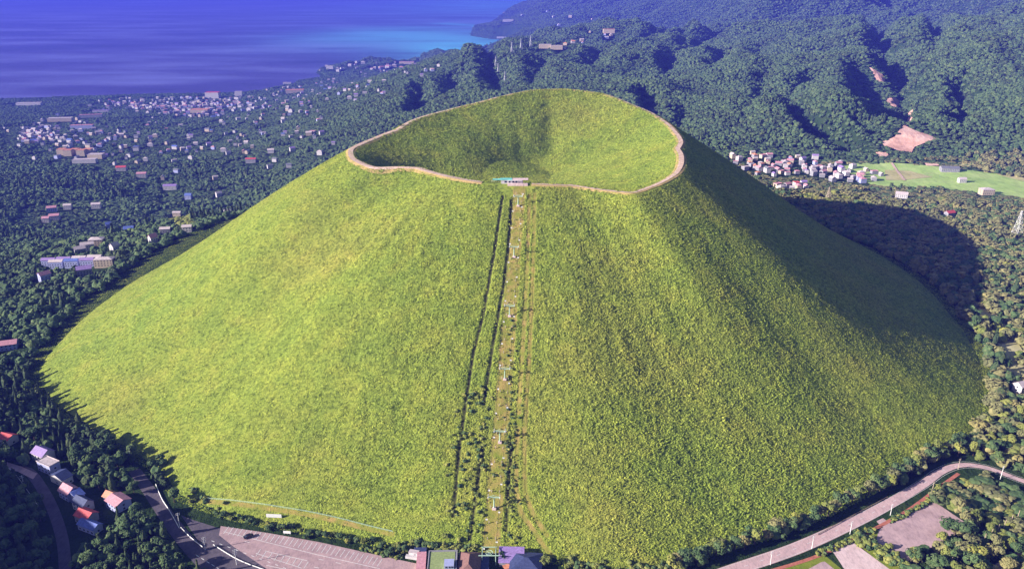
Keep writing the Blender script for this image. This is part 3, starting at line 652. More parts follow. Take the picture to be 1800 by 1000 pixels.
# far towns
WALLS = [M_WHITEW, M_CREAM, M_WHITEW, M_LAV]
CL = [ # cx, cy, sx, sy, n, roofs, region words
 (70,238,28,8,26,['white','white','pink','white'],"town houses at the left above the wood","crowded far left town"),
 (150,250,50,14,30,['white','grey','blue','white'],"houses on the town's left slope","seaside town's left slope"),
 (250,187,45,6,30,['white','white','pink','white'],"houses under the shore wood","strip under the shore wood"),
 (350,190,35,9,46,['white','white','pink','purple'],"houses of the town centre","dense town centre near the sea"),
 (450,190,50,12,28,['white','grey','white','pink'],"houses right of the town centre","scattered town right of the centre"),
 (560,157,50,10,24,['white','white','blue'],"houses behind the bay","dark wooded slope behind the bay"),
 (660,122,55,6,16,['white','white','pink'],"houses on the wooded cape","low wooded cape by the sea"),
 (300,250,110,30,22,['white','grey','blue','white'],"houses scattered in the left wood","wide dark wood below the town"),
 (430,240,80,25,14,['white','pink','white'],"houses scattered beside the left rim","wood left of the crater"),
 (1345,292,38,9,30,['pink','orange','pink','white'],"houses of the valley village","valley village right of the cone"),
 (1440,300,30,7,12,['pink','white'],"houses along the village's middle","middle of the valley village"),
 (1495,312,24,6,12,['pink','white','white'],"houses at the village's right end","village end beside the field"),
 (1395,332,16,3,5,['red','pink'],"houses by the bamboo below the village","bamboo edge below the village"),
 (1000,80,25,6,7,['white','orange'],"houses on the far ridge","far ridge behind the crater"),
 (1062,62,14,4,5,['white','orange'],"houses at the ridge top","far ridge top"),
 (960,40,45,10,7,['white'],"houses on the far cape","hazy blue cape behind the ridge")]
rname = dict(white='pale', pink='pink', grey='grey', blue='blue', purple='purple', orange='orange', red='red')
rs = np.random.default_rng(5)
for cx, cy_, sx_, sy_, n_, roofs, g_, reg in CL:
    k = 0; tries = 0
    while k < n_ and tries < n_*25:
        tries += 1
        px, py = cx+np.clip(rs.normal(), -1.8, 1.8)*sx_, cy_+np.clip(rs.normal(), -1.8, 1.8)*sy_
        if py < 3 or px < -40: continue
        p = hit(px, py)
        d0 = np.hypot(p[0]-CAM[0], p[1]-CAM[1])
        if p[2] < SEA+9 or np.hypot(p[0], p[1]) < 620 or d0 < 1300: continue
        if any((p[0]-hx)**2+(p[1]-hy)**2 < (max(12, d0*.0038))**2 for hx, hy, _, _ in HOUSES): continue
        rf = roofs[rs.integers(len(roofs))]; wl = (WALLS if 'village' not in reg else [M_CREAM, M_GREYW, M_WHITEW, M_GREYW])[rs.integers(4)]
        s_ = ([.75, 1.0] if 'village' in reg else [.75, 1.0, 1.25])[rs.integers(2 if 'village' in reg else 3)]*(1 if d0 < 3600 else 1.2 if d0 < 6000 else 2.0)
        ty = ['gable', 'gable', 'hip', 'flat'][rs.integers(4)]; s_ = round(s_*4)/4
        wn = {'White': 'white'}.get(wl.name, wl.name.split('_')[0])
        e = house(p[0], p[1], R([8, -12, 30, 78, 100][rs.integers(5)]), 13*s_, 9*s_, 5.6*s_, 2.6*s_, wl, rf, "%s house, %s %s roof, %s" % (wn, rname[rf], ty, reg), kind=ty, windows=False, group=g_)
        e.location.z += 2.5; k += 1
SH = []
rs2 = np.random.default_rng(99)
for cx, cy_, sx_, sy_, n_, roofs, g_, reg in CL[:13]:
    for _ in range(int(n_*1.9)):
        px, py = cx+np.clip(rs2.normal(), -2, 2)*sx_*1.15, cy_+np.clip(rs2.normal(), -2, 2)*sy_*1.1
        if py < 3 or px < -40: continue
        p = hit(px, py); d0 = np.hypot(p[0]-CAM[0], p[1]-CAM[1])
        if p[2] < SEA+9 or np.hypot(p[0], p[1]) < 640 or d0 < 1500: continue
        if any((p[0]-q[0])**2+(p[1]-q[1])**2 < 15**2 for q in HOUSES): continue
        SH.append((p[0], p[1], p[2]+2.2, rs2.uniform(.75, 1.2)*(1 if d0 < 3600 else 1.25), R([8, -12, 30, 78, 100][rs2.integers(5)]), rs2.integers(6))); HOUSES.append((p[0], p[1], 7, 8))
def small_house(wall, roof, hip):
    m_ = MB(); m_.box((0, 0, 2.2), (12, 8, 8.4), 0)
    if hip: m_.face([(-6.5, -4.5, 6.4), (6.5, -4.5, 6.4), (2, 0, 9), (-2, 0, 9)], 1); m_.face([(6.5, 4.5, 6.4), (-6.5, 4.5, 6.4), (-2, 0, 9), (2, 0, 9)], 1); m_.face([(6.5, -4.5, 6.4), (6.5, 4.5, 6.4), (2, 0, 9)], 1); m_.face([(-6.5, 4.5, 6.4), (-6.5, -4.5, 6.4), (-2, 0, 9)], 1)
    else: m_.face([(-6.5, -4.6, 6.1), (6.5, -4.6, 6.1), (6.5, 0, 9), (-6.5, 0, 9)], 1); m_.face([(6.5, 4.6, 6.1), (-6.5, 4.6, 6.1), (-6.5, 0, 9), (6.5, 0, 9)], 1); m_.face([(-6, -4, 6.4), (-6, 4, 6.4), (-6, 0, 8.8)], 0); m_.face([(6, -4, 6.4), (6, 4, 6.4), (6, 0, 8.8)], 0)
    return m_.mesh("small_house", [wall, RF[roof]])
SMALL = [small_house(M_WHITEW, 'white', 1), small_house(M_WHITEW, 'grey', 0), small_house(M_CREAM, 'white', 0), small_house(M_LAV, 'pink', 1), small_house(M_WHITEW, 'purple', 0), small_house(M_GREYW, 'white', 0)]
# larger town buildings
def block(px, py, rz, w, d, h, wall, roof, label, name='building', kind='flat', win=False): e = hp(px, py, rz, w, d, h, 2, wall, roof, label, cat='building', kind=kind, windows=win, name=name); e.location.z += 3; return e
block(107,214,8, 92, 26, 12, M_CREAM, 'white', "long bright cream hall on the slope at the far left")
block(160,207,15, 90, 16, 10, M_WHITEW, 'pink', "long thin pale building right of the cream hall"); block(178,199,10, 70, 16, 10, M_WHITEW, 'purple', "long narrow lilac building above the wood at the left")
block(145,227,8, 80, 18, 12, M_LAV, 'pink', "long lilac-pink building below the cream hall"); block(52,186,5, 120, 25, 12, M_WHITEW, 'white', "white strip of buildings by the shore wood at the far left")
block(375,173,0, 74, 40, 30, M_WHITEW, 'red', "tall crimson-roofed hotel above the town centre by the sea"); block(352,198,3, 80, 40, 12, M_CREAM, 'orange', "wide orange-cream building in the town centre")
block(519,164,8, 96, 40, 16, M_CREAM, 'orange', "wide sunlit orange-cream building behind the bay"); block(420,169,5, 40, 20, 22, M_WHITEW, 'white', "white block by the shore right of the crimson hotel")
block(505,150,8, 50, 18, 14, M_WHITEW, 'white', "white building near the water behind the bay"); block(715,113,0, 110, 26, 14, M_CREAM, 'pink', "pink-cream building on the tip of the cape"); block(580,122,0, 50, 20, 20, M_WHITEW, 'white', "lone white block on the dark end of the cape")
for i in range(5): block(110+i*11.5, 273+(i % 2)*1.5, 5, 22, 18, 15, M_CREAM, 'orange', "orange-cream apartment block in the row below the left town, %s from the left" % ['first', 'second', 'third', 'fourth', 'fifth'][i])
block(150,287,8, 60, 18, 8, M_WHITEW, 'white', "long pale building under the row of orange-cream blocks"); block(170,279,2, 40, 22, 10, M_CREAM, 'white', "cream building at the right end of the orange-cream row")
block(958,86,0, 50, 22, 14, M_CREAM, 'white', "long cream building on the far ridge, left one of a pair"); block(978,88,0, 50, 22, 14, M_CREAM, 'white', "long cream building on the far ridge, right one of a pair"); block(1070,59,0, 60, 30, 18, M_CREAM, 'orange', "cream hotel at the top of the far ridge")
block(893,39,0, 120, 40, 24, M_WHITEW, 'white', "white hotel on top of the hazy headland"); block(886,68,0, 160, 40, 14, M_WHITEW, 'white', "white harbour buildings at the foot of the headland")

# ------------------------------------------------------------------ base station and rim station of the chairlift
def win_grid(parent, xs, y, zs, w, h):
    for x in xs:
        for z in zs: g = MB(); g.box((x, y, z), (w, .12, h)); g.build("window", M_GLASS, parent)
def station_green():
    p = at_z(778, 1003, 0); e = empty("ticket_hall", (p[0], p[1], 0), R(2), "flat green-roofed hall with a tan edge beside the foot of the lift", "building")
    a = MB(); a.box((0, 0, 2.6), (17, 23, 5.2)); a.build("wall", M_CREAM, e)
    a = MB(); a.box((0, 0, 5.35), (18, 24, .3), 0); a.box((8.7, 0, 5.8), (.6, 24, .6)); a.box((-8.7, 0, 5.8), (.6, 24, .6)); a.box((0, 11.7, 5.8), (16.7, .6, .6)); a.box((0, -11.7, 5.8), (16.7, .6, .6)); a.build("parapet", M_GREYW, e)
    a = MB(); a.box((-.2, 0, 5.62), (15.6, 21.8, .2)); a.build("roof", RF['green'], e)
    a = MB(); a.box((4.3, -2, 7), (6, 6, 2.6)); a.build("roof_house", M_LAV, e); win_grid(e, [2.6, 4.6, 6.2], -5.1, [7], 1, 1.3); win_grid(e, [-6, -3, 0, 3, 6], -11.55, [2.4], 2, 1.8)
    HOUSES.append((p[0], p[1], 13, 6)); return e
station_green()
p = at_z(741, 993, 0); e = empty("kiosk", (p[0], p[1], 0), R(3), "narrow pink-roofed building left of the green-roofed hall", "building")
a = MB(); a.box((0, 0, 1.9), (5.2, 15, 3.8)); a.build("wall", M_CREAM, e); a = MB(); a.box((0, 0, 3.95), (5.8, 15.6, .3)); a.build("roof", RF['pink'], e); win_grid(e, [-1.4, 1.4], -7.55, [1.8], 1.4, 1.4)
p = at_z(727, 978, 0); e = empty("storage_shed", (p[0], p[1], 0), R(-14), "white box-like shed with two steps at the car park corner", "shed")
a = MB(); a.box((0, 1, 1.6), (6, 3, 3.2)); a.box((-.5, -1.6, .9), (8, 2.2, 1.8)); a.build("wall", M_WHITEW, e); a = MB(); a.box((0, 1, 3.32), (6.4, 3.4, .2)); a.build("roof", RF['white'], e); a = MB(); a.box((1, -.56, 2.2), (1.2, .1, 1.2)); a.build("door", M_GREYW, e)
p = at_z(739, 972, 0); a = MB(); a.box((0, 0, 3), (8, 4, .25)); [a.bar((x, y, 0), (x, y, 3), .1) for x in (-3.5, 3.5) for y in (-1.5, 1.5)]; o = a.build("canopy", RF['navy'], None, p); tag(o, "dark flat canopy on thin posts behind the pink-roofed kiosk", "canopy")
p = at_z(825, 1002, 0); e = empty("ticket_office", (p[0], p[1], 0), R(88), "brown hip-roofed building between the green-roofed hall and the lift", "building")
a, b_, wm = house_parts(22, 13, 4.5, 4.5, M_CREAM, 'brown', 'hip', True); child("wall", a, e); child("roof", b_, e); [child("window", q, e) for q in wm]; HOUSES.append((p[0], p[1], 12, 9))
p = at_z(846, 1003, 0); e = empty("waiting_hall", (p[0], p[1], 0), 0, "low building with a flat navy roof right beside the lift's lower end", "building")
a = MB(); a.box((0, 0, 1.8), (9, 22, 3.6)); a.build("wall", M_GREYW, e); a = MB(); a.box((0, 0, 3.75), (9.6, 23, .3)); a.build("roof", RF['navy'], e); a = MB(); a.box((0, -11.05, 1.2), (2, .12, 2.4)); a.build("door", M_GLASS, e)
p = at_z(899, 986, 0); e = empty("gift_shop", (p[0], p[1], 0), R(-2), "purple-roofed shop in the shade right of the lift's lower end", "shop")
a = MB(); a.box((0, 0, 2), (15, 10, 4)); a.build("wall", M_GREYW, e); a = MB(); a.face([(-8, -6, 3.8), (8, -6, 3.8), (8, 6, 6.2), (-8, 6, 6.2)]); a.face([(-8, 6, 6), (8, 6, 6), (8, -6, 3.6), (-8, -6, 3.6)]); a.box((0, 6.1, 5.2), (16, .3, 2.4)); a.build("roof", RF['purple'], e)
a = MB(); a.box((4.5, -6.1, 4.1), (5.4, .25, .25)); a.build("gutter", M_WHITE, e); a = MB(); a.box((0, -5.05, 1.2), (3, .12, 2.4)); a.build("door", M_GLASS, e); HOUSES.append((p[0], p[1], 10, 6))
p = at_z(925, 996, 0); e = empty("storehouse", (p[0], p[1], 0), R(-6), "wide black-roofed storehouse at the right of the purple-roofed shop", "building")
a, b_, wm = house_parts(19, 17, 4, 3.4, M_GREYW, 'navy', 'hip', False); child("wall", a, e); child("roof", b_, e); HOUSES.append((p[0], p[1], 12, 8))
a = MB(); [a.box((x, 0, .6), (.25, .25, 1.2)) for x in np.linspace(-4, 4, 7)]; a.box((0, 0, 1.25), (8.6, .25, .2)); a.box((0, 0, .3), (8.6, .2, .15)); p = at_z(921, 1000, 0)
a2 = MB(); a2.box((0, 0, 0), (.1, .1, .1)); o = a.build("railing", M_WHITE, None, (p[0], p[1]-10, 3.4)); bpy.data.objects.remove(o)
p = at_z(893, 999, 0); o = MB(); o.box((0, 0, 2), (6, 4, .2)); [o.bar((x, y, 0), (x, y, 2), .07) for x in (-2.7, 2.7) for y in (-1.7, 1.7)]; tag(o.build("awning", RF['orange'], None, (p[0], p[1], 0), R(25)), "small salmon awning in front of the purple-roofed shop", "awning")
# lift gantry at the foot
gx, gy = LIFT_BOT[0], LIFT_BOT[1]
e = empty("lift_terminal", (gx, gy, 0), 0, "pale green steel gantry where the chairlift starts at the foot", "lift terminal")
a = MB()
for x in (-4.2, 4.2): a.bar((x, -4, 0), (x, -4, 7), .3); a.bar((x, 4, 0), (x, 4, 7), .3); a.bar((x, -4, 7), (x, 4, 7), .25)
a.build("frame", M_GREENST, e); a = MB(); a.bar((-6.5, -4, 7.3), (6.5, -4, 7.3), .35); a.bar((-5, 4, 7.3), (5, 4, 7.3), .3); a.build("crossbeam", M_GREENST, e)
a = MB()
for i in range(16):
    t0, t1 = 2*pi*i/16, 2*pi*(i+1)/16; a.bar((2.3*cos(t0), 2.3*sin(t0), 6.3), (2.3*cos(t1), 2.3*sin(t1), 6.3), .18)
for i in range(4): t0 = pi*i/4; a.bar((-2.3*cos(t0), -2.3*sin(t0), 6.3), (2.3*cos(t0), 2.3*sin(t0), 6.3), .1)
a.build("bull_wheel", M_GREENST, e)
# towers
ld = np.array(lift_line[1])-np.array(lift_line[0]); LL = np.hypot(*ld); ld = ld/LL; lrz = math.atan2(ld[1], ld[0])+pi/2
def lift_tower(px, py, label):
    p = hit(px, py, 350); t = (p[:2]-lift_line[0])@ld; q = lift_line[0]+ld*t; z = float(ground(np.array([q[0]]), np.array([q[1]]))[0])
    e = empty("lift_tower", (q[0], q[1], z), lrz, label, "lift tower", "chairlift towers up the slope"); e.scale = (1.3, 1.3, 1.3)
    a = MB(); a.bar((0, 0, -.5), (0, 0, 7), .42, .3, 8); a.build("mast", M_GREENST, e); a = MB(); a.box((0, 0, 7), (6.4, .45, .45)); a.bar((-3, 0, 7.2), (0, 0, 8.2), .1); a.bar((3, 0, 7.2), (0, 0, 8.2), .1); a.build("crossarm", M_GREENST, e)
    for s_ in (-1, 1): a = MB(); a.box((s_*3, 0, 7.35), (.3, 3, .35)); a.bar((s_*3, -1.2, 7.6), (s_*3, -1.2, 7.9), .25); a.bar((s_*3, 1.2, 7.6), (s_*3, 1.2, 7.9), .25); a.build("sheave_train", M_WHITE, e)
    a = MB(); a.box((0, 0, .3), (2, 2, 1)); a.build("footing", M_LOTL, e); return np.array([q[0], q[1], z+9.9])
words = ["topmost lift tower, just under the rim station", "second lift tower down from the rim station", "third lift tower down from the rim", "fourth lift tower from the rim, at mid-slope", "fifth lift tower from the rim, below mid-slope", "sixth lift tower from the rim, in the lower slope", "lowest lift tower, above the buildings at the foot"]
tw = [(911,362), (908,452), (895,556), (885,668), (877,778), (866,894)]
wd = [words[0], words[1], words[2], words[3], words[4], words[6]]
tops = [lift_tower(a, b_, w) for (a, b_), w in zip(tw, wd)]
t0 = np.array([lift_line[0][0], lift_line[0][1], float(cone_z(*[np.array([v]) for v in lift_line[0]])[0])+5.5]); t1 = np.array([gx, gy, 6.4])
chain = [t0]+tops+[t1]; perp = np.array([-ld[1], ld[0]])
def rope_pt(s_, side):
    cum = [0]; 
    for a, b_ in zip(chain, chain[1:]): cum.append(cum[-1]+np.linalg.norm(b_-a))
    L = s_*cum[-1]; i = min(len(chain)-2, int(np.searchsorted(cum, L, 'right')-1)); t = (L-cum[i])/(cum[i+1]-cum[i])
    p = chain[i]*(1-t)+chain[i+1]*t; p = p.copy(); p[2] -= 4*t*(1-t)*1.2; p[:2] += perp*3.9*side; return p
for s_, wd_ in ((-1, "left"), (1, "right")):
    a = MB(); a.tube([rope_pt(t, s_).tolist() for t in np.linspace(0, 1, 90)], .09, 4)
    tag(a.build("lift_cable", M_DARK), "dark chairlift cable running down the slope over the towers, %s one" % wd_, "cable")
ch_a = MB(); ch_a.bar((0, 0, 0), (0, 0, -2.2), .06); ch_a.bar((-.6, 0, -2.2), (.6, 0, -2.2), .06); hanger_me = ch_a.mesh("hanger", M_STEEL)
ch_b = MB(); ch_b.box((0, 0, -3.1), (1.3, .6, .12)); ch_b.box((0, .28, -2.75), (1.3, .1, .7)); seat_me = ch_b.mesh("seat", M_WHITE)
nch = 17
for side, word in ((1, "right"), (-1, "left")):
    for k in range(nch):
        q = rope_pt((k+.5+(.25 if side < 0 else 0))/nch, side)
        e = empty("lift_chair", q, lrz, "pale chairlift seat on the %s cable, %s from the rim" % (word, ORD[k]), "lift chair", "chairs on the %s cable" % word)
        child("hanger", hanger_me, e); child("seat", seat_me, e)
# net frames: short white posts in pairs under the cables
post = MB(); post.bar((0, 0, -.5), (0, 0, 1.4), .2); post.box((0, 0, 1.5), (.65, .65, .4)); post_me = post.mesh("net_post", M_CREAM)
for k in range(30):
    t = (k+.5)/30
    for s_ in (-1, 1):
        q = lift_line[0]+ld*LL*t+perp*s_*2.6; z = float(ground(np.array([q[0]]), np.array([q[1]]))[0])
        o = bpy.data.objects.new("net_post", post_me); COL.objects.link(o); o.location = (q[0], q[1], z); tag(o, "short pale net post under the chairlift, %s of the %s pair from the rim" % ("right" if s_ > 0 else "left", ORD[k]), "post", "net posts under the chairlift")
# rim station
p = at_z(905, 321, 161.5); zb = 160.5
e = empty("rim_station", (p[0], p[1]+4, zb), 0, "chairlift summit station with a long teal and white roof on the front rim", "building"); e.scale = (.86,)*3
a = MB(); a.box((-3, 0, 1.2), (24, 7, 5)); a.build("wall", M_WHITEW, e)
a = MB(); a.box((-9.5, 0, 4), (13, 8.4, .4)); a.box((-20, 1, 3.4), (9, 5, .35)); a.build("roof", RF['teal'], e); a = MB(); a.box((6.2, 0, 3.9), (17, 8.6, .4)); a.build("roof_deck", M_LOTL, e)
for x in (-10, -6, -2, 2): g = MB(); g.box((x, -3.55, 1.6), (2.6, .12, 1.8)); g.build("window", M_GLASS, e)
a = MB(); a.box((3, -6, -1.6), (22, 6, 3.6)); a.build("platform", M_LOTL, e)
a = MB(); [a.bar((x, -5, 0), (x, -5, 3.4), .15) for x in (-7, -3, 3, 7)]; a.box((0, -4.9, 3.5), (16, 2.6, .2)); a.build("porch", M_WHITE, e)
a = MB(); [a.bar((-26+i*2, 1.5, -1), (-26+i*2, 1.5, 1.6), .08) for i in range(8)]; a.bar((-26, 1.5, 1.5), (-12, 1.5, 1.5), .08); a.build("handrail", M_WHITE, e)
ST = (p[0], p[1])
# rim shrub
# ------------------------------------------------------------------ lattice towers
def pylon(px, py, d, h, label, base_w=7, z=None, mat=None):
    p = at_d(px, py, d) if z is None else np.array(at_z(px, py, z)); zz = float(ground(np.array([p[0]]), np.array([p[1]]))[0])
    e = empty("pylon", (p[0], p[1], zz), R(20), label, "pylon"); a = MB(); b0 = base_w/2; tw_ = b0*.14; rr = max(.16, d*.00014); lv = [0, .22, .42, .6, .76, .9, 1.0]
    c = [(-1, -1), (1, -1), (1, 1), (-1, 1)]
    def at(k, t): w = b0*(1-t)**1.2+tw_; return (c[k][0]*w, c[k][1]*w, h*t-1)
    for i in range(len(lv)-1):
        for k in range(4):
            k2 = (k+1) % 4; a.bar(at(k, lv[i]), at(k, lv[i+1]), rr*1.3, rr*1.2, 4); a.bar(at(k, lv[i]), at(k2, lv[i+1]), rr, rr, 3); a.bar(at(k2, lv[i]), at(k, lv[i+1]), rr, rr, 3); a.bar(at(k, lv[i+1]), at(k2, lv[i+1]), rr, rr, 3)
    a.build("lattice", mat or M_STEEL, e); a = MB()
    for t in (.72, .84, .95):
        w = h*.13*(1.15-t*.3); a.bar((-w, 0, h*t-.3), (w, 0, h*t-.3), rr*1.4, rr*1.4, 4); a.bar((-w, 0, h*t-.3), (0, 0, h*t+1.4), rr, rr, 3); a.bar((w, 0, h*t-.3), (0, 0, h*t+1.4), rr, rr, 3)
    a.build("crossarm", mat or M_STEEL, e); return e
def pyl(px, py, h, label, bw=7, **k):
    p = hit(px, py, 1000); return pylon(px, py, p[1]-CAM[1], h, label, bw, **k)
pyl(1786,418,42, "tall white lattice tower at the right edge of the wood", 12, mat=M_WHITE)
pyl(1455,356,28, "pale lattice tower by the yellow bamboo above the cone's shadow", 9, mat=M_CREAM)
pyl(872,118,42, "highest of the lattice towers on the wooded ridge left of the far rim", 9); pyl(876,130,40, "middle lattice tower on the wooded ridge left of the far rim", 9); pyl(888,147,42, "lowest lattice tower on the wooded ridge left of the far rim", 9)
pyl(900,97,50, "lattice tower on the ridge crest against the blue slope", 10); pyl(916,88,45, "thin far lattice tower, left of two on the blue ridge", 9); pyl(933,84,50, "thin far lattice tower, right of two on the blue ridge", 9)
pylon(996,158,1900,0 or 44, "lattice tower showing just above the top of the far rim", 8)

# ------------------------------------------------------------------ poles, rails, signs, car
def pole(px, py, h, label, z=0, mat=None, arms=2, lean=0, group=None, name="power_pole", r=.2):
    p = at_z(px, py, z); e = empty(name, p, R(30), label, "pole", group); e.rotation_euler = (0, lean, R(30))
    a = MB(); a.bar((0, 0, -.3), (0, 0, h), r*1.2, r*.8, 7); a.build("shaft", mat or M_WHITE, e)
    if arms:
        a = MB()
        for i in range(arms): a.box((0, 0, h-.6-i*1.2), (2.6-.3*i, .16, .16)); [a.bar((x, 0, h-.5-i*1.2), (x, 0, h-.2-i*1.2), .09) for x in (-1.1, 0, 1.1)]
        a.build("crossarm", mat or M_WHITE, e)
    return e
pole(316,925,11, "white utility pole at the bend of the dark road, farthest of three"); pole(361,966,10, "white utility pole beside the shaded road, middle one of three", arms=4); pole(416,992,12, "white utility pole nearest the car park, in the road's shade", arms=4)
pole(232,812,10, "utility pole with pale crossarms alone in the dark trees left of the cone", arms=3)
pole(43,856,10, "utility pole among bushes beside the lane at the far left", arms=2)
pole(1354,992,10, "pale pole beside the right-hand road, nearest the bottom edge"); pole(1427,964,10, "pale pole beside the right-hand road, second from the bottom"); pole(1494,938,10, "pale pole beside the right-hand road where the driveway joins")
pole(1565,905,9, "pale pole on the footway by the upper corner of the court"); pole(1636,870,11, "thin pale pole by the bush at the road's curve", mat=M_CREAM, lean=.1); pole(1684,824,9, "pale pole at the top of the road's bend", mat=M_CREAM)
pole(1758,842,11, "white pole where the road leaves at the right edge", lean=.08); pole(1752,772,9, "pale leaning trunk-like pole among the trees above the road", mat=M_CREAM, arms=0, lean=.3, r=.35)
for k in range(12):
    t = k/11; pole(1668+t*130, 1000-t*92, 9, "brown post, %s from the bottom in the slanting row right of the court" % ["first","second","third","fourth","fifth","sixth","seventh","eighth","ninth","tenth","eleventh","last"][k], mat=M_WOOD, arms=0, group="posts in the slanting row", name="net_post", lean=.12, r=.26)
def rail(px, label, h=.9, mat=None, name="guard_rail", cat="guard rail", gap=2.5, r=.1, bars=2, zf=None):
    C = resample([at_z(a, b, 0)[:2] if zf is None else hit(a, b, 300)[:2] for a, b in px], gap); z = ground(C[:, 0], C[:, 1]); e = empty(name, (C[0, 0], C[0, 1], z[0]), 0, label, cat)
    L = [(c[0]-C[0, 0], c[1]-C[0, 1], zz-z[0]) for c, zz in zip(C, z)]; a = MB(); b_ = MB()
    for x, y, q in L: a.bar((x, y, q-.2), (x, y, q+h), r*.8, n=4)
    a.build("posts", mat or M_WHITE, e)
    for i in range(bars): b_.tube([(x, y, q+h*(1-i*.45)) for x, y, q in L], r, 4)
    b_.build("rail", mat or M_WHITE, e)
rail([(274,852),(285,878),(298,898),(315,928)], "white guard rail along the dark road, upper stretch", r=.22); rail([(318,928),(335,945),(356,962)], "white guard rail along the dark road, lower stretch", r=.18)
rail([(375,958),(420,985),(470,1004)], "white guard rail between the shaded road and the car park", r=.14)
rail([(14,822),(30,838),(45,858),(66,888)], "thin white rail beside the shaded lane by the houses", r=.14)
rail([(350,876),(430,883),(500,893),(560,904),(620,918),(690,935)], "pale green fence running along the lower left foot of the cone", h=1.3, mat=M_GREENST, name="fence", cat="fence", r=.1, zf=1, gap=3)
rail([(1437,940),(1500,906),(1560,874)], "dark rail on the cone side of the right-hand road", mat=M_WOOD, r=.14)
def board(px, py, w, h, label, rz=0):
    p = hit(px, py, 300); e = empty("sign_board", p, R(rz), label, "sign"); a = MB(); a.box((0, 0, h/2+1), (w, .25, h)); a.build("panel", M_WHITE, e); a = MB(); [a.bar((x, .2, -.5), (x, .2, h+1), .14) for x in (-w*.4, 0, w*.4)]; a.build("posts", M_STEEL, e)
board(482,911,10.5, 2.6, "long white signboard on the grass bank above the car park", -4); board(505,939,5, 1.8, "small white signboard at the edge of the car park hedge", -6)
def car(px, py, rz, label):
    p = at_z(px, py, 0); e = empty("parked_car", (p[0], p[1], .1), R(rz), label, "car"); prof = [(-2.3, .45), (-2.3, .95), (-1.5, 1.05), (-.9, 1.55), (.9, 1.6), (1.7, 1.1), (2.3, 1.0), (2.35, .45)]
    a = MB(); L = [(x, -.88, z) for x, z in prof]; Rr = [(x, .88, z) for x, z in prof]; a.face(L); a.face(Rr[::-1])
    for i in range(len(prof)): j = (i+1) % len(prof); a.face([L[j], L[i], Rr[i], Rr[j]])
    a.build("body", M_BLACKP, e)
    a = MB(); a.face([(1.66, -.75, 1.15), (1.66, .75, 1.15), (.96, .75, 1.59), (.96, -.75, 1.59)]); a.build("windscreen", M_WHITE if 0 else M_GLASS, e)
    for s_ in (-1, 1): a = MB(); a.box((0, s_*.9, 1.27), (2.2, .04, .42)); a.build("side_window", M_GLASS, e)
    for x in (-1.45, 1.45):
        for s_ in (-1, 1): a = MB(); a.bar((x, s_*.75, .32), (x, s_*.97, .32), .34, n=12); w = a.build("wheel", M_DARK, e); a = MB(); a.bar((x, s_*.97, .32), (x, s_*.99, .32), .2, n=8); a.build("rim", M_STEEL, w)
    for s_ in (-1, 1): a = MB(); a.box((2.33, s_*.62, .78), (.06, .3, .16)); a.build("headlight", M_WHITE, e)
    return e
c_ = car(437,944,214, "black car parked alone in the upper row of the car park"); c_.scale = (1.35,)*3
# ------------------------------------------------------------------ vegetation
def leaf_ball(n_, rx, rz_, size, seed, cone=False, z0=0.):
    """crown made of many leaf-clump faces scattered through an uneven volume"""
    q = np.random.default_rng(seed); V = []; Fa = []
    lobes = [(q.normal(0, rx*.38), q.normal(0, rx*.38), q.uniform(-.45, .5)*rz_, q.uniform(.42, .68)) for _ in range(7)]
    for i in range(n_):
        u_ = q.normal(size=3); u_ /= np.linalg.norm(u_); 
        if cone:
            t = q.random()**.75; w = (1-t)**.85*(.85+.3*sin(9*t+seed)); a_ = q.random()*2*pi; c = np.array([cos(a_)*rx*w, sin(a_)*rx*w, rz_*(2*t-1)*1.05]); nrm = np.array([cos(a_), sin(a_), .9])
        else:
            l = lobes[q.integers(7)]; c = np.array([l[0], l[1], l[2]])+u_*np.array([rx, rx, rz_])*l[3]*q.uniform(.75, 1.05); nrm = u_+np.array([0, 0, .35])
        nrm /= np.linalg.norm(nrm); t1_ = np.cross(nrm, q.normal(size=3)); t1_ /= np.linalg.norm(t1_)+1e-9; t2_ = np.cross(nrm, t1_); s_ = size*q.uniform(.6, 1.25)
        b0 = len(V)
        for k in range(5): an = 2*pi*k/5; rr = s_*q.uniform(.6, 1.1); V.append(c+t1_*cos(an)*rr+t2_*sin(an)*rr-nrm*s_*.18+np.array([0, 0, z0]))
        V.append(c+nrm*s_*.25+np.array([0, 0, z0])); Fa += [(b0+k, b0+(k+1) % 5, b0+5) for k in range(5)]
    return V, Fa
def raw_mesh(name, V, Fa, mat):
    me = bpy.data.meshes.new(name); me.from_pydata([tuple(map(float, v)) for v in V], [], Fa); me.materials.append(mat); me.update(); return me
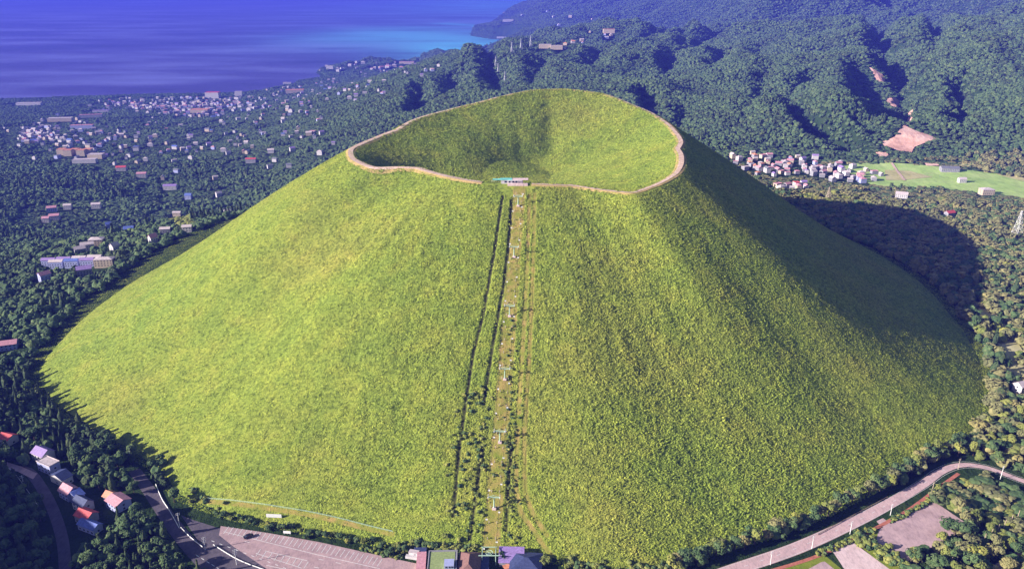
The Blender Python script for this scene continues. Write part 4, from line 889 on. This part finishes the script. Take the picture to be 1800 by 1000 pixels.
# near crowns: unit trees about 10 m tall
CROWN = []
for i in range(4):
    V, Fa = leaf_ball(520, 3.6, 3.1, .62, 30+i, z0=6.6); CROWN.append(('broad', raw_mesh("crown", V, Fa, M_FOL), i))
for i in range(2):
    V, Fa = leaf_ball(460, 3.4, 2.9, .62, 50+i, z0=6.4); CROWN.append(('yellow', raw_mesh("crown", V, Fa, M_FOLY), i))
for i in range(2):
    V, Fa = leaf_ball(500, 3.6, 3.0, .62, 70+i, z0=6.5); CROWN.append(('olive', raw_mesh("crown", V, Fa, M_FOLO), i))
for i in range(3):
    V, Fa = leaf_ball(460, 2.5, 5.2, .6, 60+i, cone=True, z0=6.6); CROWN.append(('conifer', raw_mesh("crown", V, Fa, M_FOLD), i))
def trunk_mesh(seed, h=7, con=False):
    q = random.Random(seed); a = MB(); a.bar((0, 0, -1), (.1, .05, h*.5), .36, .24, 7); a.bar((.1, .05, h*.5), (.15, -.1, h), .24, .1, 6)
    for k in range(6): an = k*1.1+q.random(); z = h*(.42+.08*k); l = (1.4 if con else 2.3)*q.uniform(.7, 1.1); a.bar((.1, 0, z), (cos(an)*l, sin(an)*l, z+l*.7), .12, .04, 5)
    return a.mesh("trunk", M_BARK)
TRUNK = [trunk_mesh(1), trunk_mesh(2), trunk_mesh(3, 9, True)]
def rock_lump(seed, sub, rx, rz_, amp, mat, name, z0):
    import bmesh
    bm = bmesh.new(); bmesh.ops.create_icosphere(bm, subdivisions=sub, radius=1); q = np.random.default_rng(seed)
    co = np.array([v.co[:] for v in bm.verts]); L = q.normal(size=(9, 3)); L /= np.linalg.norm(L, axis=1)[:, None]
    lob = np.max(np.clip(co@L.T, 0, 1)**6*q.uniform(.5, 1, 9)[None], 1); r_ = .72+amp*lob+q.normal(0, .07, len(co)); co = co*r_[:, None]*np.array([rx, rx, rz_]); co[:, 2] += z0
    for v, c in zip(bm.verts, co): v.co = c
    me = bpy.data.meshes.new(name); bm.to_mesh(me); bm.free(); me.materials.append(mat); return me
def protos(name, meshes):
    c = bpy.data.collections.new(name)
    for i, me in enumerate(meshes): c.objects.link(bpy.data.objects.new("%s_%d" % (name, i), me))
    return c
def lowtree(seed, mat, cone=False):
    V, Fa = leaf_ball(46, .52, .5 if not cone else .8, .21, seed, cone=cone, z0=.45 if not cone else .6)
    me0 = rock_lump(seed, 2, .5 if not cone else .36, .46 if not cone else .7, .42, mat, "tree", .42 if not cone else .5)
    import bmesh
    bm = bmesh.new(); bm.from_mesh(me0); vs = [bm.verts.new(tuple(map(float, v))) for v in V]
    for f in Fa: bm.faces.new([vs[k] for k in f])
    bm.to_mesh(me0); bm.free(); return me0
PT = protos("tree_kinds", [lowtree(1, M_FOL), lowtree(2, M_FOL), lowtree(3, M_FOL), lowtree(4, M_FOL), lowtree(5, M_FOLD), lowtree(6, M_FOLD, True), lowtree(7, M_FOLY), lowtree(8, M_FOLY), lowtree(9, M_FOLO), lowtree(10, M_FOLO)])
def scatter(name, P, scale, rot, idx, coll, label, cat, mat=None):
    n_ = len(P); me = bpy.data.meshes.new(name); me.vertices.add(n_); me.vertices.foreach_set('co', np.asarray(P, np.float32).ravel())
    a = me.attributes.new('sc', 'FLOAT_VECTOR', 'POINT'); a.data.foreach_set('vector', np.asarray(scale, np.float32).ravel())
    a = me.attributes.new('rt', 'FLOAT_VECTOR', 'POINT'); a.data.foreach_set('vector', np.asarray(rot, np.float32).ravel())
    a = me.attributes.new('ix', 'INT', 'POINT'); a.data.foreach_set('value', np.asarray(idx, np.int32))
    o = bpy.data.objects.new(name, me); COL.objects.link(o); tag(o, label, cat, kind='stuff')
    g = bpy.data.node_groups.new(name, 'GeometryNodeTree'); g.interface.new_socket('Geometry', in_out='INPUT', socket_type='NodeSocketGeometry'); g.interface.new_socket('Geometry', in_out='OUTPUT', socket_type='NodeSocketGeometry')
    gi = g.nodes.new('NodeGroupInput'); go = g.nodes.new('NodeGroupOutput'); ip = g.nodes.new('GeometryNodeInstanceOnPoints'); ci = g.nodes.new('GeometryNodeCollectionInfo')
    ci.inputs['Collection'].default_value = coll; ci.inputs['Separate Children'].default_value = True; ci.inputs['Reset Children'].default_value = True
    def at(nm, ty): n__ = g.nodes.new('GeometryNodeInputNamedAttribute'); n__.data_type = ty; n__.inputs[0].default_value = nm; return n__.outputs[0]
    L = g.links.new; L(gi.outputs[0], ip.inputs['Points']); L(ci.outputs[0], ip.inputs['Instance']); ip.inputs['Pick Instance'].default_value = True
    L(at('ix', 'INT'), ip.inputs['Instance Index']); L(at('rt', 'FLOAT_VECTOR'), ip.inputs['Rotation']); L(at('sc', 'FLOAT_VECTOR'), ip.inputs['Scale']); L(ip.outputs[0], go.inputs[0])
    md = o.modifiers.new("scatter", 'NODES'); md.node_group = g; return o
SH = np.array(SH); scatter("town_houses", SH[:, :3], np.stack([SH[:, 3]]*3, 1), np.stack([SH[:, 4]*0, SH[:, 4]*0, SH[:, 4]], 1), SH[:, 5].astype(int), protos("small_house_kinds", SMALL), "countless smaller houses filling in the towns among the trees", "houses")
# candidate trees over the land
rg = np.random.default_rng(21)
pts = []
d = 330.0
while d < 12500:
    s_ = 6.8+.0014*d; w0, w1 = R(-40), R(40); k = int((w1-w0)*d/s_); a_ = np.linspace(w0, w1, k)+rg.normal(0, .32*s_/d, k); q = d+rg.normal(0, .32*s_, k)
    pts.append(np.stack([CAM[0]+q*np.sin(a_), CAM[1]+q*np.cos(a_), np.full(k, s_)], 1)); d += s_*.92
TP = np.concatenate(pts)
x, y = TP[:, 0], TP[:, 1]; dc = np.hypot(x-CAM[0], y-CAM[1])
def cone_s(x, y):
    th = np.arctan2(y-RC[1], x-RC[0]); return np.hypot(x-RC[0], y-RC[1])-np.interp(th, TH, RBT)
cs = cone_s(x, y); keep = cs > 4
gz = ground(x, y); keep &= gz > SEA+5
# hidden far behind the cone
px, py, dep = project(np.stack([x, y, gz+8], 1))
for poly, grow in [(lot, 0), (COURT, 0), (LOT2, 0), (LOT3, 0), (FIELD, 0)]+[(s_, 0) for s_ in SOILW]+[(TAN[0], 0)]: keep &= ~(in_poly(x, y, poly) & (rg.random(len(x)) > (.3 if poly is TAN[0] else 0)))
for ln, hw in ((ROADA, 9), (ROADL, 6.5), (ROADR, 8.5), (FOOT, 4.5)): dd_, _ = seg_dist(x, y, ln); keep &= dd_ > hw
# open ground between the road, the car park and the cone; parts near the right-hand lots
open1 = wp([(330,880),(420,905),(640,940),(740,960),(860,960),(960,965),(1060,990),(1200,1000),(1200,1100),(520,1120),(420,1040),(310,930)]); keep &= ~in_poly(x, y, open1)
open2 = wp([(1200,1005),(1400,930),(1500,880),(1560,850),(1640,880),(1565,921),(1600,1000),(1640,1060),(1200,1080)]); keep &= ~in_poly(x, y, open2)
open3 = wp([(1670,812),(1700,806),(1745,815),(1800,836),(1880,866),(1880,905),(1800,868),(1745,842),(1690,832)]); keep &= ~in_poly(x, y, open3)
H_ = np.array(HOUSES)
for hx, hy, hr, hh in HOUSES:
    dd0 = math.hypot(hx-CAM[0], hy-CAM[1]); ux, uy = (CAM[0]-hx)/dd0, (CAM[1]-hy)/dd0
    t = (x-hx)*ux+(y-hy)*uy; w = np.abs((x-hx)*uy-(y-hy)*ux); keep &= ~((t > -hr-3) & (t < hr+4+.012*dd0) & (w < hr+2.5+.0015*dd0))
TP = TP[keep]; x, y = TP[:, 0], TP[:, 1]; gz = gz[keep]; dc = dc[keep]; cs = cs[keep]; N_ = len(TP)
kinds = np.zeros(N_, int); nz = fbm(x/160, y/160, 3, 80)
kinds = np.where(rg.random(N_) < .5, rg.integers(0, 4, N_), np.where(nz > .05, 4, rg.integers(0, 4, N_)))
kinds = np.where((nz < -.28) & (rg.random(N_) < .3) & (dc < 2200), 5, kinds)
for q in YEL+TAN: m = in_poly(x, y, q); kinds = np.where(m & (rg.random(N_) < .85), 6+rg.integers(0, 2, N_), kinds)
rightg = (x > 330) & (y > -330) & (y < 420); kinds = np.where(rightg & (rg.random(N_) < .12), 6, kinds)
kinds = np.where((x > 380) & (y > -420) & (y < 800) & (rg.random(N_) < .55), 8+rg.integers(0, 2, N_), kinds)
kinds = np.where((x > 200) & (y < -300) & (rg.random(N_) < .35), 8+rg.integers(0, 2, N_), kinds); kinds = np.where((x > 200) & (y < -300) & (rg.random(N_) < .25), 6, kinds)
leftd = (x < -150) & (y < -150) & (dc < 800) ; kinds = np.where(leftd & (rg.random(N_) < .4), 5, kinds)
W_ = TP[:, 2]*rg.uniform(.9, 1.35, N_)*(1+.5*(rg.random(N_) < .12))*(1+.25*fbm(x/90, y/90, 2, 81)); Hh = np.minimum(W_*rg.uniform(.85, 1.25, N_), rg.uniform(10, 15, N_)); Hh = np.where(kinds == 5, Hh*1.15, Hh)
hd = np.full(N_, 1e9)
for hx, hy, hr, hh in HOUSES: hd = np.minimum(hd, np.hypot(x-hx, y-hy)-hr)
x__ = (x > 500) & in_poly(x, y, [hit(a, b)[:2] for a, b in [(1430,300),(1560,322),(1800,340),(1850,352),(1850,385),(1780,372),(1560,345),(1440,325)]]); Hh = np.where(x__, np.minimum(Hh, 8), Hh)
lowp = in_poly(x, y, wp([(1640,850),(1700,828),(1800,852),(1880,880),(1880,960),(1760,940),(1700,905)])); Hh = np.where(lowp, Hh*.55, Hh)
for s__ in SOILW:
    c__ = np.mean([q for q in s__], 0); m__ = np.hypot(x-c__[0], y-c__[1]) < 95; Hh = np.where(m__, np.minimum(Hh, 6), Hh); Wd_s = 1
town = (dc > 1500) & (hd < 55); Hh = np.where(town, np.minimum(Hh*.5, 6.5), Hh); Wd = np.where(kinds == 5, W_*.85, W_); Wd = np.where(dc > 1900, np.minimum(Wd, 10.5+dc*.0012), Wd)
# the row of trees between the cone and the right-hand road
rowpx = [(1180,1000),(1290,966),(1400,928),(1500,882),(1560,850),(1600,826),(1650,798),(1690,785)]
rowc = resample(wp(rowpx), 6.2); ra = []
for i, c in enumerate(rowc): ra.append((c[0]+rg.normal(0, 1.6), c[1]+rg.normal(0, 1.6), rg.uniform(9.5, 13)))
# candidates for individually built trees: largest in the picture
px, py, dep = project(np.stack([x, y, gz+Hh*.5], 1)); pix = Hh/dep*F
# sight line over the cone
P0 = np.stack([x, y, gz+Hh*.9], 1); vis = (px > -10) & (px < 1812) & (py > -8) & (py < 1010)
blocked = np.zeros(N_, bool)
for t in np.linspace(.2, .97, 26):
    q = CAM+(P0-CAM)*t; blocked |= cone_z(q[:, 0], q[:, 1], False) > q[:, 2]
deep = np.zeros(N_, bool)
for t in np.linspace(.3, .97, 20):
    q = CAM+(P0-CAM)*t; deep |= cone_z(q[:, 0], q[:, 1], False)-28 > q[:, 2]
order = np.argsort(-np.where(vis & ~blocked, pix, -1)); nind = 300-len(ra)-34
near = order[:nind]; isnear = np.zeros(N_, bool); isnear[near] = True
thin = deep; rest = ~isnear & ~thin
print('houses', len(HOUSES)); print("trees", N_, "individual", nind+len(ra), "smallest px", pix[near].min())
scatter("forest", np.stack([x, y, gz-.4], 1)[rest], np.stack([Wd*1.12, Wd*1.12, Hh], 1)[rest], np.stack([np.zeros(N_), np.zeros(N_), rg.uniform(0, 6.28, N_)], 1)[rest], kinds[rest], PT, "dense green woodland covering the land all round the cone and up the hills", "forest")
def tree(x, y, z, h, w, kind, label, group=None, name=None, trunk=True):
    pool = [c for c in CROWN if c[0] == kind]; c = pool[random.randrange(len(pool))]
    e = empty(name or {'broad': 'broadleaf_tree', 'olive': 'broadleaf_tree', 'yellow': 'broadleaf_tree', 'conifer': 'conifer_tree', 'dark': 'broadleaf_tree'}[kind], (x, y, z), random.uniform(0, 6.28), label, "tree", group)
    e.scale = (w/8.2, w/8.2, h/(9.9 if kind != 'conifer' else 12.2)); child("crown", c[1], e)
    if trunk: child("trunk", TRUNK[2 if kind == 'conifer' else c[2] % 2], e)
    return e
kn = {0: 'broad', 1: 'broad', 2: 'broad', 3: 'broad', 4: 'broad', 5: 'conifer', 6: 'yellow', 7: 'yellow', 8: 'olive', 9: 'olive'}
LM = [(78,806,"the purple-roofed house"),(154,914,"the bright red roof"),(210,890,"the lone pink-roofed house"),(255,860,"the dark road's top"),(60,880,"the shaded lane"),(60,660,"the cone's left tip"),(16,777,"the crimson-roofed house"),
 (320,985,"the dark road's lower end"),(50,985,"the bottom left corner"),(120,468,"the terrace of low roofs"),(14,612,"the big pale pink roof"),(172,432,"the square cream house"),(1642,881,"the court's upper corner"),(1700,920,"the court's right corner"),
 (1590,989,"the court's lower corner"),(1690,815,"the road's bend"),(1758,842,"the white edge pole"),(1740,955,"the slanting post row"),(1725,740,"the cone's right foot"),(1750,600,"the tan clearing"),(1786,400,"the white lattice tower"),(1780,985,"the bottom right lawn")]
kw = dict(broad='round green tree', conifer='dark pointed conifer', yellow='yellow-green leafy tree', olive='olive-brown leafy tree')
for i in near:
    kk = kn[int(kinds[i])]; X0, Y0 = px[i], py[i]
    l_ = min(LM, key=lambda q: math.hypot(q[0]-X0, q[1]-Y0)); dx_, dy_ = X0-l_[0], Y0-l_[1]
    dr_ = ('left of' if dx_ < 0 else 'right of') if abs(dx_) > abs(dy_) else ('behind' if dy_ < 0 else 'in front of')
    tree(x[i], y[i], gz[i]-.3, Hh[i]*1.08, Wd[i], kk, "%s %s %s" % (kw[kk], dr_, l_[2]), "trees of the wood near "+l_[2])
def ordinal_pass(cat):
    """things that would share a label are told apart by their order from the left"""
    bpy.context.view_layer.update(); d_ = {}
    for q in list(bpy.data.objects):
        if q.get('category') == cat and q.parent is None: d_.setdefault(q['label'], []).append(q)
    for lb, L in d_.items():
        if len(L) < 2: continue
        L.sort(key=lambda q: project(np.array(q.location))[0][0])
        for k_, q in enumerate(L): q['label'] = "%s, %s from the left" % (lb, ORD[k_])
nrow = len(ra)
for i, (a_, b_, h_) in enumerate(ra):
    k = ['yellow', 'olive', 'broad', 'olive', 'broad'][i % 5]
    wrd = (ORD[i]+" from the lower end") if i < 30 else (ORD[nrow-1-i]+" from the upper end") if nrow-1-i < 30 else "midway, %s above the twentieth" % ORD[i-20]
    tree(a_, b_, 0, h_, h_*rg.uniform(.85, 1.05), k, "%s of the roadside row, %s" % (({'yellow': 'yellowish tree', 'olive': 'rusty-green tree', 'broad': 'green tree'}[k]), wrd), "trees in the long roadside row")
# single trees and bushes that stand by themselves
def bush(px_, py_, h, w, kind, label, group=None, name='bush'):
    p = hit(px_, py_, 250); o = tree(p[0], p[1], p[2]-.25*h, h*1.2, w, kind, label, group, name); o['category'] = 'bush' if name != 'palm' else 'palm'; return o
bush(885,986,7,6,'broad',"dark rounded tree between the lift gantry and the purple-roofed shop"); bush(960,994,8,8,'yellow',"yellow-brown leafy tree right of the black-roofed storehouse")
bush(275,822,10,13,'broad',"broad rusty-green tree standing alone at the dark edge of the cone's lower left")
bush(704,222,3.2,5,'broad',"low dark bush on the left crest of the crater rim, casting a shadow")
bp = [(470,922),(475,930),(496,930),(512,926),(530,936),(545,938),(560,940),(572,944),(585,942),(598,946),(612,948),(625,952),(640,956),(655,950),(672,962),(688,968),(700,960),(712,968),(440,918),(425,912),(405,912),(395,906),(680,976),(540,945),(610,955),(735,958),(750,960),(765,962),(782,960)]
for i, (a_, b_) in enumerate(bp): bush(a_, b_, 3.4+1.6*((i*7) % 5)/4, 4.5+1.5*((i*3) % 4)/3, 'broad' if i % 4 else 'yellow', "round bush in the hedge band above the car park, %s from the left" % ORD[sorted(bp).index((a_, b_))], "bushes in the hedge band above the car park")
# shrubs lining the lift track and hedges near the lots: countless, one object
HP = []
def along(pxs, step, jit, s0, s1, hitf=True, skip=.0):
    C = resample([(hit(a, b, 350) if hitf else at_z(a, b, 0))[:2] for a, b in pxs], step)
    for c in C:
        if rg.random() < skip+(.35 if skip > .2 else .15): continue
        HP.append((c[0]+rg.normal(0, jit), c[1]+rg.normal(0, jit), rg.uniform(s0, s1)))
for k in range(2): along([(800,905),(812,780),(822,700),(850,690),(848,790),(838,860),(826,945)], 1.8, 4.5, 1.2, 3, skip=.35)
for k in range(2): along([(852,690),(846,760),(838,840),(818,900)], 1.6, 4, 1.2, 2.8, skip=.3)
along([(902,560),(898,660),(896,770),(893,900)], 1.8, 2, 1, 2.2); along([(904,700),(898,800),(905,900),(905,950)], 1.6, 3.2, 1, 2.2)
for k in range(4): along([(700,962),(760,966),(830,966)], 1.8, 3, 1.6, 3.4)
for k in range(3): along([(1440,975),(1480,957),(1530,932)], 2, 1.2, 1.5, 2.6, False); along([(1568,915),(1610,893),(1640,878)], 2, 1.2, 1.5, 2.6, False)
for k in range(6): along([(1510,945),(1545,968),(1590,1000),(1650,1045)], 2.2, 3, 2, 4.5, False)
for k in range(3): along([(640,965),(700,980)], 2, 1.4, 1.5, 2.5, False)
for k in range(3): along([(1000,990),(1080,1004),(1160,1000),(1230,985)], 2.2, 2.5, 2, 4, False)
for k in range(3): along([(330,868),(400,905),(470,925)], 2.2, 2.5, 1.5, 3.5, False, .3)
HP = np.array(HP); hz_ = ground(HP[:, 0], HP[:, 1]); nH = len(HP)
scatter("shrubs", np.stack([HP[:, 0], HP[:, 1], hz_-.2], 1), np.stack([HP[:, 2]*1.2, HP[:, 2]*1.2, HP[:, 2]], 1), np.stack([np.zeros(nH), np.zeros(nH), rg.uniform(0, 6.28, nH)], 1), rg.choice([0, 1, 2, 6, 7], nH, p=[.14, .13, .13, .3, .3]), PT, "low shrubs and hedges lining the lift track and the lots", "shrubs")
ordinal_pass('tree'); ordinal_pass('house')
# grass tufts over the cone
def tuft(seed):
    q = np.random.default_rng(seed); V = []; Fa = []
    for i in range(11):
        a_ = q.random()*2*pi; r0 = q.random()**.5*.46; c = np.array([cos(a_)*r0, sin(a_)*r0, .5-.9*r0*r0+q.uniform(-.12, .16)])
        nrm = np.array([cos(a_)*r0*1.5, sin(a_)*r0*1.5, 1.0])+q.normal(0, .28, 3); nrm /= np.linalg.norm(nrm)
        t1_ = np.cross(nrm, q.normal(size=3)); t1_ /= np.linalg.norm(t1_); t2_ = np.cross(nrm, t1_); s_ = q.uniform(.13, .26); b0 = len(V)
        V += [c+t1_*s_*1.2, c+t2_*s_*.7, c-t1_*s_*1.2, c-t2_*s_*.8, c+nrm*s_*.32]; Fa += [(b0, b0+1, b0+4), (b0+1, b0+2, b0+4), (b0+2, b0+3, b0+4), (b0+3, b0, b0+4)]
    return raw_mesh("tuft", V, Fa, M_TUFT)
TC = protos("tuft_kinds", [tuft(i) for i in range(8)])
nt_ = 640000
# density follows area; more of them on the near half, where they show
th = rg.uniform(-pi, pi, nt_*2); rbm = np.interp(th, TH, RBT); rrm = np.interp(th, TH, RRT); r_ = np.sqrt(rg.random(nt_*2))*(rbm+6); x = RC[0]+r_*np.cos(th); y = RC[1]+r_*np.sin(th)
pk = np.clip(1.25-(y+500)/900, .35, 1); pk = np.where(np.abs(r_-rrm) < 5, 0, pk); pk = np.where((r_ < rrm), .75, pk)
d0, _ = seg_dist(x, y, lift_line); pk = np.where(d0 < 6, .05, pk)
for l in LIGHTL: q, _ = seg_dist(x, y, l); pk = np.where(q < 1.9, .04, pk)
for l in DARKL: q, _ = seg_dist(x, y, l); pk = np.where(q < 1.8, .05, pk)
for l in SCARS: q, _ = seg_dist(x, y, l); pk = np.where(q < 1.3, pk*.65, pk)
q = np.hypot(x-ST[0], y-ST[1]); pk = np.where(q < 18, 0, pk)
kp = rg.random(nt_*2) < pk*.78; x, y = x[kp], y[kp]; th, r_ = th[kp], r_[kp]
z = ground(x, y); n_ = len(x); print("tufts", n_)
e1 = (cone_z(x+2, y, False)-cone_z(x-2, y, False))/4; e2 = (cone_z(x, y+2, False)-cone_z(x, y-2, False))/4; ln_ = np.sqrt(e1*e1+e2*e2+1); nn = (-e1/ln_, -e2/ln_, 1/ln_)
clump = fbm(x/9, y/9, 3, 90); hgt = .46+.84*sstep(-330, 70, x+.2*y+90*fbm(x/130, y/130, 2, 95)); s_ = (.85+.6*np.clip(clump+.25, 0, 1)*1.3)*(.78+.22*hgt); hgt = hgt*(1-.55*sstep(.6, .95, np.cos(th+.35)))*rg.uniform(.7, 1.25, n_)*np.where(pk[kp] < .5, 1.35, 1)
scatter("pampas_grass", np.stack([x, y, z-.15], 1), np.stack([s_*rg.uniform(.9, 1.3, n_), s_*rg.uniform(.9, 1.3, n_), s_*rg.uniform(.6, 1.4, n_)*hgt], 1), np.stack([-np.arcsin(nn[1]), np.arctan2(nn[0], nn[2]), np.zeros(n_)], 1), rg.integers(0, 8, n_), TC, "tall yellow-green grass covering the cone inside and out", "grass")
# ------------------------------------------------------------------ haze
n = bpy.data.materials.new("haze_air"); n.use_nodes = True; t_ = n.node_tree; t_.nodes.clear()
o_ = t_.nodes.new('ShaderNodeOutputMaterial'); v_ = t_.nodes.new('ShaderNodeVolumePrincipled')
v_.inputs['Color'].default_value = (.1, .125, 1.0, 1); v_.inputs['Density'].default_value = 0.85e-4
t_.links.new(v_.outputs[0], o_.inputs['Volume'])
b = MB(); b.box((0, 18000, 100), (82000, 46000, 1000)); hz = b.build("haze", n); tag(hz, kind='stuff')
